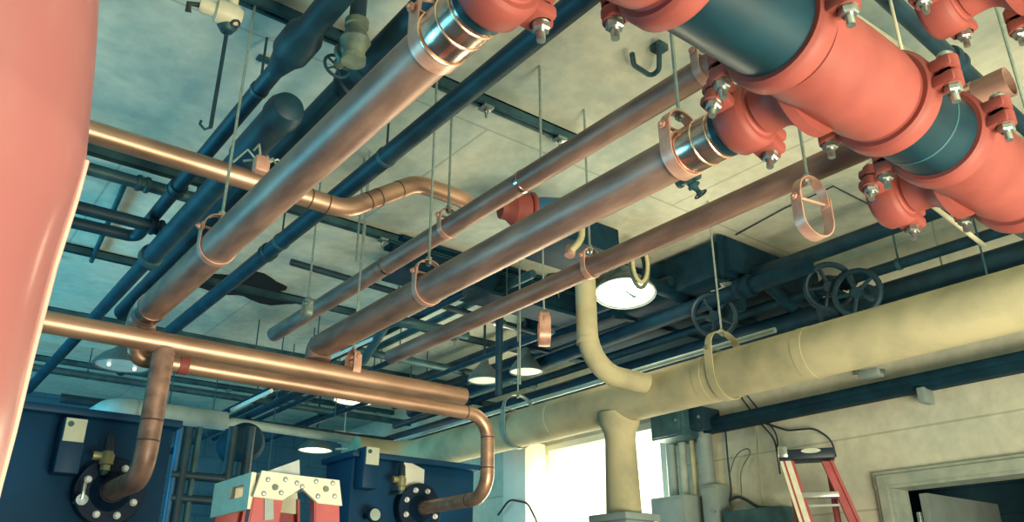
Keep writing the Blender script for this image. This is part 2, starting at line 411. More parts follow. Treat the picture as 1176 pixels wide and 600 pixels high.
# pipe B (higher)
r3 = .0397; XB, ZB = 1.14*1.37, 1.37
tb = thing('copper_pipe', (XB, 2.3, ZB-r3), 'higher copper pipe running between the two thick ones up behind the black header', 'pipe')
MB().tube(bend([(XB, .62, ZB), (XB, 2.0, ZB), (XB, 4.12, ZB)], .07), r3, 28).build('pipe_run', M['copper'], tb)
for y in (2.9, 1.95): MB().ring((XB, y, ZB), Y_, r3, .02, .0025, 28).build('joint_sleeve', M['copper_shiny'], tb)
# pipe D (cut end beyond the header)
XD, ZD = 1.665*1.22, 1.22
td = thing('copper_pipe', (XD, 2.0, ZD-r3), 'thinner rightmost copper pipe with an open cut end above the black header', 'pipe')
ye = at(1157, 91, Z=ZD).y
MB().tube([(XD, ye, ZD), (XD, ye+.2, ZD), (XD, 2.0, ZD), (XD, 3.66, ZD)], r3, 28, hollow='start').build('pipe_run', M['copper'], td)
MB().ring((XD, ye+.16, ZD), Y_, r3, .16, .0012, 28).build('end_sleeve', M['copper_shiny'], td)
# transverse pipe with the raised offset
Yt = 2.58; rt = .037
tt = thing('copper_pipe', (.6, Yt, 1.36), 'bright copper cross pipe with a raised wavy offset behind the thickest pipe', 'pipe')
pth = [(-.9, Yt, 1.40), (1.20, Yt, 1.40), (1.50, Yt, 1.615), (1.85, Yt, 1.615), (1.85, Yt+.6, 1.615)]
MB().tube(bend(pth, .16), rt, 28).build('pipe_run', M['copperx'], tt)
u = Vector((.30, 0, .215)).normalized()
seam_rings(tt, [((1.05, Yt, 1.40), X_), ((1.12, Yt, 1.40), X_), (Vector((1.285, Yt, 1.461)), u), (Vector((1.33, Yt, 1.493)), u), (Vector((1.42, Yt, 1.558)), u)], rt)
# lower cross pipe, hung, open end, with the drop to the left flange
Yu, Zu = 2.985, .880; ru = .038
tu = thing('copper_pipe', (.9, Yu, Zu-ru), 'upper of the two bright copper cross pipes low in the picture, with open right end', 'pipe')
xe = at(533, 455, Y=Yu).x
MB().tube([(-.9, Yu, Zu), (.5, Yu, Zu), (1.5, Yu, Zu), (xe, Yu, Zu)], ru, 28, hollow='end').build('pipe_run', M['copperx'], tu)
FX1 = .735; FZ1 = .405; FY1 = 3.42
MB().tube(bend([(FX1, Yu, Zu-.02), (FX1, Yu, FZ1), (FX1, FY1, FZ1)], .10), ru, 26).build('drop_leg', M['copper'], tu)
seam_rings(tu, [((FX1, Yu, .60), Z_), ((FX1, Yu, .53), Z_), ((FX1, FY1-.30, FZ1), Y_), ((FX1, FY1-.23, FZ1), Y_)], ru)
MB().ring((.25, Yu, Zu), X_, ru, .05, .002, 28).build('joint_sleeve', M['copper_shiny'], tu)
# lower companion
rl = .032; Yl, Zl = 3.105, .843
tl = thing('copper_pipe', (1.5, Yl, Zl-rl), 'lower of the two bright copper cross pipes, bending down to the right flange', 'pipe')
FX2 = at(560, 505, Y=Yl).x; FZ2 = .47; FY2 = 3.70
MB().tube(bend([(.668, Yl, .92), (.668, Yl, Zl), (FX2, Yl, Zl), (FX2, Yl, FZ2), (FX2, FY2, FZ2)], .11), rl, 26).build('pipe_run', M['copperx'], tl)
seam_rings(tl, [((FX2-.13, Yl, Zl), X_), ((FX2, Yl, .74), Z_), ((FX2, Yl, .60), Z_), ((FX2, Yl+.14, FZ2), Y_)], rl)
MB().ring((.84, Yl, Zl), X_, rl, .035, .003, 26).build('flux_stained_joint', M['red'], tl)

# ---------------------------------------------------------------- clevis hangers
def hanger(o, r, label, ang=0., top=CEIL, pipe='y', m='strap', w=.026, tall=1.25, group=None):
    """o = centre of the carried pipe; the strap wraps under it, the yoke carries the rod"""
    o = Vector(o); ax = Y_ if pipe == 'y' else X_
    ax = Quaternion(Z_, ang) @ ax; sd = ax.cross(Z_).normalized()
    t = thing('pipe_hanger', o-Z_*(r+.005), label, 'pipe hanger', group); rr = r+.003
    pts = [o+sd*rr+Z_*(r*.9+.020)]+[o+sd*(rr*math.cos(a))-Z_*(rr*math.sin(a)) for a in [PI*k/18 for k in range(19)]]+[o-sd*rr+Z_*(r*.9+.020)]
    MB().ribbon(pts, w, ax, .004).build('clevis_strap', M[m], t)
    zb = r*.9+.008; ri = rr-.005; pts = []
    for k in range(17):
        a = PI*k/16; pts.append(o+sd*(ri*math.cos(a))+Z_*(zb+(ri*tall*.8)*math.sin(a)**.8))
    pts = [o+sd*ri+Z_*(zb-.012)]+pts+[o-sd*ri+Z_*(zb-.012)]
    MB().ribbon(pts, w*.85, ax, .004).build('yoke', M[m], t)
    b = MB().cyl(o+sd*(rr+.016)+Z_*zb, o-sd*(rr+.016)+Z_*zb, .0045, 10)
    for s in (-1, 1): b.lathe(o+sd*(s*(rr+.004))+Z_*zb, sd*s, [(0, .010), (.007, .010)], 6)
    b.build('cross_bolt', M[m if m == 'strap' else 'zinc'], t)
    zt = zb+ri*tall*.8
    rd = MB().cyl(o+Z_*(zt-.02), Vector((o.x, o.y, top)), .0048, 8)
    ro = rd.build('rod', M['rod'], t)
    MB().lathe(o+Z_*(zt+.003), Z_, [(0, .011), (.010, .011)], 6).lathe(o+Z_*(zt-.014), Z_, [(0, .011), (.010, .011)], 6).build('nut', M['zinc'], ro)
    return t
hanger((.668, 1.095, 1), r4, 'shiny copper hanger on the thickest pipe just below its banded end', w=.034)
hanger((.668, 2.31, 1), r4, 'copper hanger ring on the thickest pipe, far lower end')
hanger((1.357, 1.085, 1), r4+.004, 'copper hanger on the pipe beside the banded adapter under the black header', w=.034)
hanger((1.357, 2.22, 1), r4, 'copper hanger at the lower left of the pipe from the large red tee')
hanger((XB, .835*ZB, ZB), r3, 'copper hanger on the higher pipe close to the black header')
hanger((XB, 1.77*ZB, ZB), r3, 'copper hanger on the higher pipe below the wavy cross pipe')
hanger((XD, 1.74*ZD, ZD), r3, 'copper hanger on the thinner rightmost pipe')
pe = at(935, 252, Z=1.0); hanger(pe, .055, 'empty copper hanger ring dangling from a rod under the ceiling', ang=-.18, tall=1.7, w=.036)
pf = at(625, 384, Z=1.25); hanger(pf, .058, 'empty copper hanger seen edge on above the window', ang=-math.atan2(pf.x, pf.y)+PI/2+.10, w=.055, tall=1.2)
hanger(at(405, 424, Y=Yu), ru, 'pale copper hanger around the upper bright cross pipe', pipe='x', w=.034)
hanger((1.355, 3.22, 1.2), .03, 'small copper hanger of the far crossing conduit', pipe='x', m='rod', top=CEIL)

# ---------------------------------------------------------------- cream insulated main
XM, ZM, rm_ = 3.11, 1.022, .113
tm = thing('insulated_pipe', (XM, 2.6, ZM-rm_), 'large cream insulated main pipe along the right wall', 'pipe')
MB().tube(bend([(XM, -.6, ZM), (XM, 1.5, ZM), (XM, 3.0, ZM), (XM, 5.3, ZM), (XM-.42, 5.3, ZM)], .3), rm_, 36).build('pipe_run', M['cream'], tm)
for y in (1.9, 2.45, 3.6): MB().ring((XM, y, ZM), Y_, rm_, .05, .002, 36).build('jacket_band', M['cream'], tm)
xv = at(675, 400, Y=2.78).x
pv = at(676, 322, Y=2.78)
MB().tube(bend([(xv, 2.78, pv.z), (xv, 2.78, ZM+.03), (XM-.04, 2.78, ZM+.03)], .20), .052, 28).build('branch_pipe', M['cream'], tm)
MB().tube([(xv, 2.78, pv.z-.02), (xv, 2.78, pv.z+.03), (xv-.05, 3.0, pv.z+.06)], .028, 16).build('branch_stub', M['darkteal'], tm)
MB().ring((xv, 2.78, 1.20), Z_, .052, .03, .002, 28).build('branch_band', M['cream'], tm)
yd = at(712, 500, X=XM).y
MB().lathe((XM, yd, .40), Z_, [(0, .092), (.42, .080), (.46, .084), (.50, .105), (.56, .115)], 32).build('drop_leg', M['cream'], tm)
hanger((XM, at(832, 412, X=XM).y, ZM), rm_+.003, 'large cream hanger around the big insulated pipe', m='cream', w=.045, tall=1.1)
hanger((XM, at(595, 480, X=XM).y, ZM), rm_+.003, 'far hanger on the big insulated pipe near its hazy end', m='rod', w=.04, tall=1.1)
pb = thing('pump_box', (XM, yd, -H), 'grey square box under the cream drop pipe in front of the window', 'box')
MB().box((XM, yd, (.41-H)/2), (.22, .24, .41+H), bev=.015).build('body', M['grey'], pb)
MB().box((XM, yd, .425), (.25, .27, .035), bev=.006).build('lid', M['grey'], pb)

# ---------------------------------------------------------------- dark steel pipes under the ceiling
def pipe(label, pts, r, m='dark', R=.06, sleeves=(), clamps=(), n=18, cat='pipe', name='steel_pipe', hollow=False):
    pts = [Vector(p) for p in pts]; lo = min(p.z for p in pts)-r
    t = thing(name, (pts[0].x, pts[0].y, lo), label, cat)
    MB().tube(bend(pts, R), r, n, hollow=hollow).build('pipe_run', M[m], t)
    for p, d, w, tk in sleeves:
        d = Vector(d).normalized(); rr = r
        MB().lathe(Vector(p)-d*(w/2), d, [(0, rr), (0, rr+tk*.7), (w*.12, rr+tk), (w*.3, rr+tk), (w*.36, rr+tk*.5), (w*.64, rr+tk*.5), (w*.7, rr+tk), (w*.88, rr+tk), (w, rr+tk*.7), (w, rr)], n, False).build('fitting', M[m], t)
    for p in clamps:                                  # rod and ring up to the ceiling
        p = Vector(p); d = (pts[1]-pts[0]).normalized()
        c = MB().ring(p, d, r, .02, .004, n); c.cyl(p+Z_*r, Vector((p.x, p.y, CEIL)), .005, 8)
        c.build('clamp', M['darkteal'], t)
    return t
Z1 = 1.72; x1 = .455*Z1
tfat = pipe('dark ceiling pipe with a fat reducer, second left from the thickest copper pipe', [(x1, .3, Z1), (x1, 1.24*Z1-.02, Z1), (x1, 2.38*Z1, Z1), (-.3, 2.40*Z1, Z1)], .030, R=.05, sleeves=[((x1, 1.27*Z1, Z1), Y_, .12, .03), ((x1, 2.0*Z1, Z1), Y_, .07, .012)], clamps=[(x1, 1.45*Z1, Z1)])
fat = MB().lathe((x1, .3, Z1), Y_, [(0, .045), (1.2*Z1-.3, .045), (1.23*Z1-.3, .064), (1.29*Z1-.3, .064), (1.31*Z1-.3, .05), (1.36*Z1-.3, .033)], 24)
fat.build('insulation_sleeve', M['dark'], tfat)
Z2 = 1.55; x2 = .53*Z2
t2 = thing('steel_pipe', (x2, 2.5, Z2-.07), 'fat dark pipe stub with a rounded cap, tapering down to the lower left', 'pipe')
MB().lathe((x2, 1.46*Z2, Z2), Y_, [(0, .025), (.015, .052), (.05, .064), (.09, .064), (.095, .057), (.42, .057), (.46, .044)], 28).build('capped_end', M['dark'], t2)
MB().tube([(x2, 1.7*Z2, Z2), (x2, 2.5*Z2, Z2)], .044, 22).build('pipe_run', M['dark'], t2)
MB().tube([(x2, 2.5*Z2, Z2), (x2, 4.6*Z2, Z2)], .034, 22).build('narrow_run', M['dark'], t2)
MB().ring((x2, 2.5*Z2, Z2), Y_, .044, .05, .012, 22).build('reducer', M['darkteal'], t2)
Z3 = 1.68; x3 = .60*Z3
pipe('dark pipe running tight along the left side of the thickest copper pipe', [(x3, .2, Z3), (x3, 2.0, Z3), (x3, 5.2, Z3)], .056, sleeves=[((x3, 1.28*Z3, Z3), Y_, .14, .016)])
Z4 = 1.62; x4 = .803*Z4
pipe('straight dark ceiling pipe passing under the copper end from top middle to lower left', [(x4, .3, Z4), (x4, 2.0, Z4), (x4, 6.4, Z4)], .038, sleeves=[((x4, 2.25*Z4, Z4), Y_, .06, .008)], clamps=[(x4, 1.53*Z4, Z4), (x4, 2.15*Z4, Z4)])
# small cross pipes at the left
pipe('thin cross pipe behind the left end of the bright wavy copper pipe', [(-.6, 2.03*1.85, 1.85), (1.0, 2.03*1.85, 1.85)], .030, m='darkteal', sleeves=[((.70, 2.03*1.85, 1.85), X_, .06, .01)], clamps=[(.95, 2.03*1.85, 1.85)])
pipe('short black cross pipe at the left joining the tapering stub pipe', [(-.6, 2.275*1.66, 1.66), (.84, 2.275*1.66, 1.66)], .030, sleeves=[((.80, 2.275*1.66, 1.66), X_, .06, .012)])
pipe('thin pale conduit near the ceiling at far left', [(-.6, 2.75*1.9, 1.9), (.55, 2.75*1.9, 1.9)], .014, m='darkteal')
pipe('thin slanted conduit across the upper left ceiling patch', [(at(145, 208, Z=1.92)), (at(105, 300, Z=1.92))], .014, m='darkteal')
# ceiling channel struts
def strut(label, y, x0, x1):
    m = MB(); z = CEIL-.022
    m.box(((x0+x1)/2, y, CEIL-.004), (x1-x0, .042, .008))
    for s in (-1, 1): m.box(((x0+x1)/2, y+s*.019, z), (x1-x0, .004, .044)); m.box(((x0+x1)/2, y+s*.014, CEIL-.042), (x1-x0, .010, .004))
    t = thing('channel_strut', ((x0+x1)/2, y, CEIL-.044), label, 'strut', 'ceiling channel struts')
    m.build('channel', M['darkteal'], t, smooth=False)
    for k in range(3):
        xx = x0+(x1-x0)*(.62+.17*k); c = MB().box((xx, y, CEIL-.052), (.05, .05, .012), bev=.002).cyl((xx, y, CEIL-.05), (xx, y, CEIL-.10), .005, 8)
        c.lathe((xx, y, CEIL-.072), Z_, [(0, .012), (.012, .012)], 6); c.build('strut_nut', M['zinc'], t)
strut('nearest ceiling channel strut crossing behind the thickest copper pipe', 1.183*CEIL, -.2, 1.10*CEIL)
strut('second ceiling channel strut, just beyond the wavy copper pipe', 1.905*CEIL, -.4, 1.75*CEIL)
strut('third ceiling channel strut, crossing behind the lower end of the thickest pipe', 2.555*CEIL, -.4, 2.2*CEIL)
strut('fourth ceiling channel strut in the dim far middle of the ceiling', 3.2*CEIL, -.4, 2.2*CEIL)
strut('fifth ceiling channel strut, farthest in the gloom', 3.9*CEIL, -.4, 2.2*CEIL)
# dark bundle along the right
pipe('thick dark pipe under the ceiling at right behind the empty hanger', [(2.13*1.72, -.4, 1.72), (2.13*1.72, 2.0, 1.72), (2.13*1.72, 6.5, 1.72)], .042, sleeves=[((2.13*1.72, 1.48*1.72, 1.72), Y_, .09, .02)], clamps=[(2.13*1.72, 2.6, 1.72)])
pipe('thinner dark pipe at right below the open red coupling', [(2.41*1.6, -.4, 1.6), (2.41*1.6, 2.0, 1.6), (2.41*1.6, 6.8, 1.6)], .028, sleeves=[((2.41*1.6, 1.3*1.6, 1.6), Y_, .08, .015)], clamps=[(2.41*1.6, 1.12*1.6, 1.6)])
pipe('thickest dark insulated pipe along the top of the right wall', [(2.66*1.48, -.4, 1.48), (2.66*1.48, 2.0, 1.48), (2.66*1.48, 7.5, 1.48)], .075, sleeves=[((2.66*1.48, 1.5*1.48, 1.48), Y_, .12, .02)])
pipe('dark conduit just above the cream main pipe', [(2.80*1.36, -.4, 1.36), (2.80*1.36, 2.0, 1.36), (2.80*1.36, 7.0, 1.36)], .024, clamps=[(2.80*1.36, 1.02*1.36, 1.36)])
pipe('pale thin conduit running low over the far end of the cream main', [(2.66*1.25, 2.2, 1.25), (2.66*1.25, 6.5, 1.25)], .014, m='whitepipe')
pipe('dark pipe along the middle of the far ceiling', [(1.95*1.75, 2.9, 1.75), (1.95*1.75, 8.5, 1.75)], .032)
pipe('second dark pipe along the middle of the far ceiling', [(1.55*1.8, 3.4, 1.8), (1.55*1.8, 8.5, 1.8)], .026, m='darkteal')
pipe('bluish steel pipe bending across the far middle ceiling', [(1.60*1.6, 5.0, 1.6), (1.40*1.6, 2.55*1.6, 1.6), (1.75*1.6, 2.55*1.6, 1.6)], .03, m='darkteal', R=.12)
pipe('grey far cross pipe beyond the hanging copper ends', [(2.2, 3.0*1.7, 1.7), (4.2, 3.0*1.7, 1.7)], .028, m='darkteal', clamps=[(2.9, 3.0*1.7, 1.7)])
pipe('lowest far cross pipe in the dim middle', [(1.2, 3.45*1.6, 1.6), (4.2, 3.45*1.6, 1.6)], .026, m='dark', clamps=[(2.4, 3.45*1.6, 1.6), (3.4, 3.45*1.6, 1.6)])
pipe('thin pale rod pipe running away at lower left centre', [(at(266, 471, Z=1.2)), (at(312, 449, Z=1.2))], .012, m='white')
pipe('pale highlight streak running away above the upper cross pipe', [(at(380, 411, Z=1.6)), (at(440, 384, Z=1.6))], .012, m='white')  # thin white tube standing for a highlight on the pipes
# the big dark beam across
bm_ = MB(); yb = 3.75
bm_.box((3.2, yb, CEIL-.03), (2.3, .22, .02)); bm_.box((3.2, yb, CEIL-.12), (2.3, .02, .18)); bm_.box((3.2, yb, CEIL-.22), (2.3, .22, .02))
one(bm_, 'steel_beam', M['trunk'], 'dark steel beam across the ceiling behind the round lit lamp', 'beam', smooth=False)

dk = MB().box((3.88, 3.45, 1.80), (.86, 1.9, .20), bev=.01)  # duct-shaped slab added to darken the gaps between the valve pipes
for k in range(3): dk.box((3.88, 2.55+k*.86, 1.80), (.90, .03, .24))
one(dk, 'dark_filler_slab', M['trunk'], 'flat dark slab added as dark fill high along the right wall behind the valves', 'duct')
pipe('dark drain pipe dropping between the valves and the flat dark slab', [(3.55, 2.1, 1.62), (3.55, 3.2, 1.60), (3.55, 6.0, 1.55)], .045, m='trunk', sleeves=[((3.55, 2.5, 1.617), Y_, .1, .02)])
pipe('dark cross pipe linking the valve pipes under the empty hanger', [(2.13*1.72, 2.45, 1.66), (2.66*1.48, 2.45, 1.55)], .035, m='trunk')
pipe('second dark cross pipe right of the lit lamp', [(3.2, 2.95, 1.72), (4.25, 2.95, 1.66)], .040, m='trunk')
pipe('dark conduit nearest the ceiling right of the lit lamp', [(2.6, 3.15, 1.88), (4.3, 3.15, 1.88)], .03, m='trunk', clamps=[(2.8, 3.15, 1.88)])
pipe('dark sloping pipe across the far middle ceiling', [(1.6, 4.1, 1.80), (3.9, 4.1, 1.72)], .02, clamps=[(2.3, 4.1, 1.78), (3.1, 4.1, 1.75)])
pipe('thin dark conduit far under the lamp, parallel to the walls', [(2.75, 3.3, 1.62), (2.75, 8.6, 1.62)], .020, clamps=[(2.75, 3.6, 1.62), (2.75, 5.2, 1.62)])
pipe('second thin dark conduit far under the lamp', [(2.45, 3.6, 1.66), (2.45, 8.6, 1.66)], .022, clamps=[(2.45, 4.3, 1.66), (2.45, 6.0, 1.66)])
pipe('third thin dark conduit in the dim far ceiling', [(3.02, 3.5, 1.52), (3.02, 8.6, 1.52)], .018, clamps=[(3.02, 4.0, 1.52), (3.02, 5.6, 1.52)])
pipe('bluish pipe farthest across the dim ceiling', [(-1.0, 7.1, 1.72), (4.2, 7.1, 1.72)], .03, m='darkteal', clamps=[(1.2, 7.1, 1.72), (2.6, 7.1, 1.72)])
pipe('dark pipe across behind the hanging post', [(1.3, 5.6, 1.62), (4.2, 5.6, 1.62)], .022, clamps=[(2.0, 5.6, 1.62), (3.3, 5.6, 1.62)])
pipe('low dark pipe hung across above the right boiler', [(.9, 6.1, 1.30), (3.9, 6.1, 1.30)], .032, clamps=[(1.6, 6.1, 1.30), (2.9, 6.1, 1.30)])
pipe('dark pipe running away above the right boiler', [(2.2, 4.6, 1.36), (2.2, 8.6, 1.36)], .026, clamps=[(2.2, 5.0, 1.36), (2.2, 7.0, 1.36)])
# ---------------------------------------------------------------- valves
def gate_valve(o, d, stem, r, label, m='greenbronze', wheel='dark', wr=.05):
    o = Vector(o); d = Vector(d).normalized(); s = Vector(stem).normalized()
    t = thing('gate_valve', o-Z_*r*1.8, label, 'valve')
    b = MB().lathe(o-d*r*2.6, d, [(0, r*1.25), (r*.7, r*1.25), (r*.75, r), (r*1.6, r*1.15), (r*2.6, r*1.6), (r*3.6, r*1.15), (r*4.45, r), (r*4.5, r*1.25), (r*5.2, r*1.25)], 20)
    b.build('valve_body', M[m], t)
    MB().lathe(o+s*r*.6, s, [(0, r*1.1), (r*1.2, r*1.0), (r*1.25, r*1.35), (r*1.7, r*1.35), (r*1.75, r*.8), (r*2.8, r*.5), (r*3.1, r*.6), (r*3.5, r*.6)], 18).build('bonnet', M[m], t)
    MB().cyl(o+s*r*3.3, o+s*(r*4.6), r*.2, 10).build('stem', M['brass'], t)
    c = o+s*r*4.4; a, bb, _ = frame_of(s)
    w = MB().tube([c+a*(wr*math.cos(2*PI*k/24))+bb*(wr*math.sin(2*PI*k/24)) for k in range(24)], wr*.13, 8, close=True)
    for k in range(5):
        an = 2*PI*k/5; w.cyl(c, c+a*(wr*math.cos(an))+bb*(wr*math.sin(an)), wr*.09, 8)
    w.lathe(c-s*wr*.12, s, [(0, wr*.25), (wr*.24, wr*.25)], 12)
    w.build('handwheel', M[wheel], t)
    return t
pv_ = at(408, 48, Z=1.62)
gate_valve(pv_, Z_, at(375, 92, Z=1.60)-pv_, .030, 'greenish bronze gate valve above the thickest copper pipe', wr=.042)
pipe('short dark riser above the bronze gate valve', [pv_+Z_*.07, (pv_.x, pv_.y, CEIL)], .026)
gate_valve((2.41*1.6, 1.36*1.6, 1.6), Y_, (-.6, -.3, -.25), .040, 'dark gate valve with round handwheel under the empty hanger', m='dark', wr=.115)
gate_valve((2.66*1.48, 1.33*1.5, 1.48), Y_, (-.7, -.1, -.05), .050, 'dark gate valve whose handwheel sits just above the cream pipe', m='dark', wr=.115)
gate_valve((2.30*1.62, 1.72*1.62, 1.62), Y_, (-.6, -.2, -.35), .045, 'dark gate valve with handwheel right of the lit lamp', m='dark', wr=.12)
gate_valve((2.13*1.72, 1.56*1.72, 1.72), Y_, (-.5, -.3, .05), .040, 'pale spotted valve on the thick dark ceiling pipe', m='creampaint', wr=.06)
gate_valve(at(790, 205, Z=1.82), Y_, (.4, -.3, -.8), .022, 'small dark valve below the banded copper adapter', m='darkteal', wr=.03)
# cream ball valve with chain rod, top left
pb_ = at(250, 14, Z=1.62)
t = thing('ball_valve', pb_-Z_*.06, 'cream ball valve with a dark lever in the top left of the ceiling', 'valve')
q0, q1 = at(229, 5, Z=1.63), at(277, 22, Z=1.63); dd = (q1-q0).normalized(); L = (q1-q0).length
MB().lathe(q0, dd, [(0, .020), (.012, .024), (L*.35, .022), (L*.40, .036), (L*.85, .036), (L, .026)], 18).build('valve_body', M['creampaint'], t)
MB().cyl(q0+dd*L*.75, q0+dd*L*.75+Z_*.32, .016, 12).build('riser', M['creampaint'], t)
MB().tube([q0+dd*.01, at(217, 4, Z=1.62), at(216, 14, Z=1.60)], .009, 10).build('lever', M['cable'], t)
MB().lathe(at(261, 30, Z=1.60), Z_, [(-.02, .018), (0, .03), (.02, .026), (.035, .018)], 16).build('outlet_cap', M['darkteal'], t)
MB().ring(at(270, 27, Z=1.60), Vector((.3, -.4, -.8)), .010, .012, .006, 16).build('outlet_ring', M['cable'], t)
rt_ = at(261, 34, Z=1.59); rbz = at(246, 148, Y=rt_.y).z
t = thing('pull_rod', (rt_.x, rt_.y, rbz), 'thin dark pull rod with a hook hanging from the cream valve', 'rod')
MB().cyl((rt_.x, rt_.y, rbz), rt_, .006, 8).build('rod', M['dark'], t)
MB().tube([(rt_.x, rt_.y, rbz+.02), (rt_.x, rt_.y, rbz), (rt_.x-.015, rt_.y, rbz-.012), (rt_.x-.03, rt_.y, rbz), (rt_.x-.028, rt_.y, rbz+.012)], .004, 8).build('hook', M['dark'], t)
# small anchor on the ceiling
pa = at(303, 67, Z=CEIL)
t = thing('ceiling_anchor', pa-Z_*.03, 'tiny anchor bolt in the bare ceiling patch at upper left', 'anchor')
MB().box(pa-Z_*.005, (.05, .035, .01), bev=.002).build('plate', M['darkteal'], t); MB().cyl(pa, pa-Z_*.035, .006, 8).build('stud', M['zinc'], t)
# tangle of plastic-wrapped fittings behind pipe A
pw = at(300, 190, Z=1.32)
t = thing('junction_clamp', pw-Z_*.05, 'pinkish clamp cluster where the bright cross pipe passes the thickest pipe', 'clamp')
MB().box(pw, (.05, .04, .06), bev=.01).build('body', M['strap'], t)
for k in range(6):
    a = k*1.05; MB().tube([pw, pw+Vector((.05*math.cos(a), .03*math.sin(a), .04+.02*math.sin(2*a))), pw+Vector((.09*math.cos(a), .05*math.sin(a), .02*math.cos(3*a)))], .004, 8).build('wire_end', M['rod'], t)
# dark junction patch and ceiling hole near pipe 4
pj = at(283, 330, Z=CEIL)
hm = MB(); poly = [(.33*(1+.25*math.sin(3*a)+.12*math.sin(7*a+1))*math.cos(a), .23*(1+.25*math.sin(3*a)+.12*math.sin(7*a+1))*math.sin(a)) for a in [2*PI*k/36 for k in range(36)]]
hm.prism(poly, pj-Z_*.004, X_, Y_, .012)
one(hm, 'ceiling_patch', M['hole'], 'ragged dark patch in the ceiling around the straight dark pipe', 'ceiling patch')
# ceiling hole at top right
pc = at(742, 62, Z=CEIL)
t = thing('conduit_hook', pc-Z_*.1, 'dark curved conduit hook beside the rod at top centre right', 'hook')
MB().tube(bend([at(726, 62, Z=CEIL-.06), at(728, 75, Z=CEIL-.06), at(748, 88, Z=CEIL-.06), at(757, 80, Z=CEIL-.06), at(757, 48, Z=CEIL-.04)], .05), .010, 10).build('hook_rod', M['darkteal'], t)
MB().box(at(757, 55, Z=CEIL-.015), (.05, .05, .03), bev=.004).build('base_plate', M['darkteal'], t)

# rods that hang free or carry things out of view
def rod(label, px, py, z, zb, m='rod', r=.005):
    p = at(px, py, Z=z); return one(MB().cyl((p.x, p.y, zb), (p.x, p.y, CEIL), r, 8), 'hanging_rod', M[m], label, 'rod')
rod('bare hanging rod left of the wavy copper offset', 415, 225, 1.75, 1.42)
rod('bare hanging rod crossing in front of the wavy copper pipe', 412, 352, 1.3, 1.22)
rod('pale rod leaving the top right corner toward the red tee', 1165, 80, 1.5, 1.36)
rod('rod dropping between the two top right red tees', 1028, 25, 1.5, 1.15, 'creampaint')
rod('small rod under the open red coupling', 1075, 275, 1.75, 1.6)
rod('dark rod dropping from the ceiling strut toward the red pump', 620, 100, 1.85, 1.45)
rod('long rod in the dim middle of the far ceiling', 597, 400, 1.3, 1.1)
rod('far thin rod above the left stepladder', 315, 480, 1.3, .9, 'darkteal')
rod('dark post hanging from the far ceiling between the two middle rings', 573, 400, 1.5, 1.2, 'dark', .022)
pipe('pale thin pipe sloping behind the large red tee to the right wall', [at(998, 180, Z=1.3), at(1015, 193, Z=1.3), at(1130, 282, Z=1.3)], .009, m='creampaint')
pipe('pale straight conduit behind the red tee at top right', [at(960, 5, Z=1.75), at(1060, 72, Z=1.75)], .012, m='creampaint')
pipe('dark slanted pipe crossing behind the top right red fittings', [at(1000, -20, Z=1.6), at(1090, 65, Z=1.6), at(1190, 158, Z=1.6)], .026, sleeves=[(at(1095, 70, Z=1.6), at(1190, 158, Z=1.6)-at(1090, 65, Z=1.6), .08, .014)])
one(MB().tube([at(845, 270, Z=CEIL-.01), at(900, 240, Z=CEIL-.01), at(957, 214, Z=CEIL-.03), at(1000, 236, Z=CEIL-.01)], .004, 6), 'ceiling_wire', M['cable'], 'thin wire stapled to the ceiling behind the empty hanger', 'wire')

# red pump with blue motor seen between the copper pipes
pp = at(596, 240, Z=1.66)
t = thing('circulator_pump', pp-Z_*.1, 'red circulator pump with blue motor seen between two copper pipes', 'pump')
MB().lathe(pp, (-.9, .3, -.1), [(-.06, .04), (-.04, .075), (.03, .08), (.06, .055), (.09, .05)], 24).build('volute', M['red'], t)
MB().ring(pp-Vector((-.9, .3, -.1)).normalized()*.06, (-.9, .3, -.1), .05, .025, .03, 20).build('flange', M['red'], t)
pm = pp+Vector((.9, -.3, .1)).normalized()*.14
MB().lathe(pm, (.9, -.3, .1), [(-.08, .045), (-.04, .06), (0, .062), (.15, .062), (.17, .045), (.18, .02)], 24).build('motor', M['blue'], t)
MB().box(pm+Vector((.04, -.08, -.02)), (.05, .03, .05), bev=.005).build('terminal_box', M['blue'], t)
one(MB().box(at(654, 280, Z=1.86), (.42, .36, .16), bev=.01), 'duct_box', M['trunk'], 'dark sheet metal duct box behind the copper pipes in mid ceiling', 'duct')
py = at(662, 268, Z=1.55)
t = thing('yellow_loop', py-Z_*.12, 'pale yellow bent hose loop above the hanger of the thinner copper pipe', 'hose')
MB().tube(bend([at(656, 288, Z=1.5), at(668, 275, Z=1.55), at(668, 250, Z=1.6), at(655, 235, Z=1.66)], .06), .016, 12).build('hose', M['hose'], t)
MB().lathe(at(655, 290, Z=1.5), (.3, 0, 1), [(-.02, .024), (.03, .024)], 12).build('end_fitting', M['strap'], t)
pl = at(735, 302, Z=1.72)
t = thing('cable_coil', pl-Z_*.14, 'coiled pale cable hanging above the round lit lamp', 'cable')
for k, rr in enumerate((.075, .09, .06)):
    c = pl+Vector((.015*k, .02*k, 0))
    MB().tube([c+Vector((rr*.45*math.cos(a), -rr*.3*math.cos(a), rr*1.5*math.sin(a))) for a in [2*PI*j/20 for j in range(20)]], .011, 8, close=True).build('coil_loop', M[('hose', 'greenbronze', 'darkteal')[k]], t)

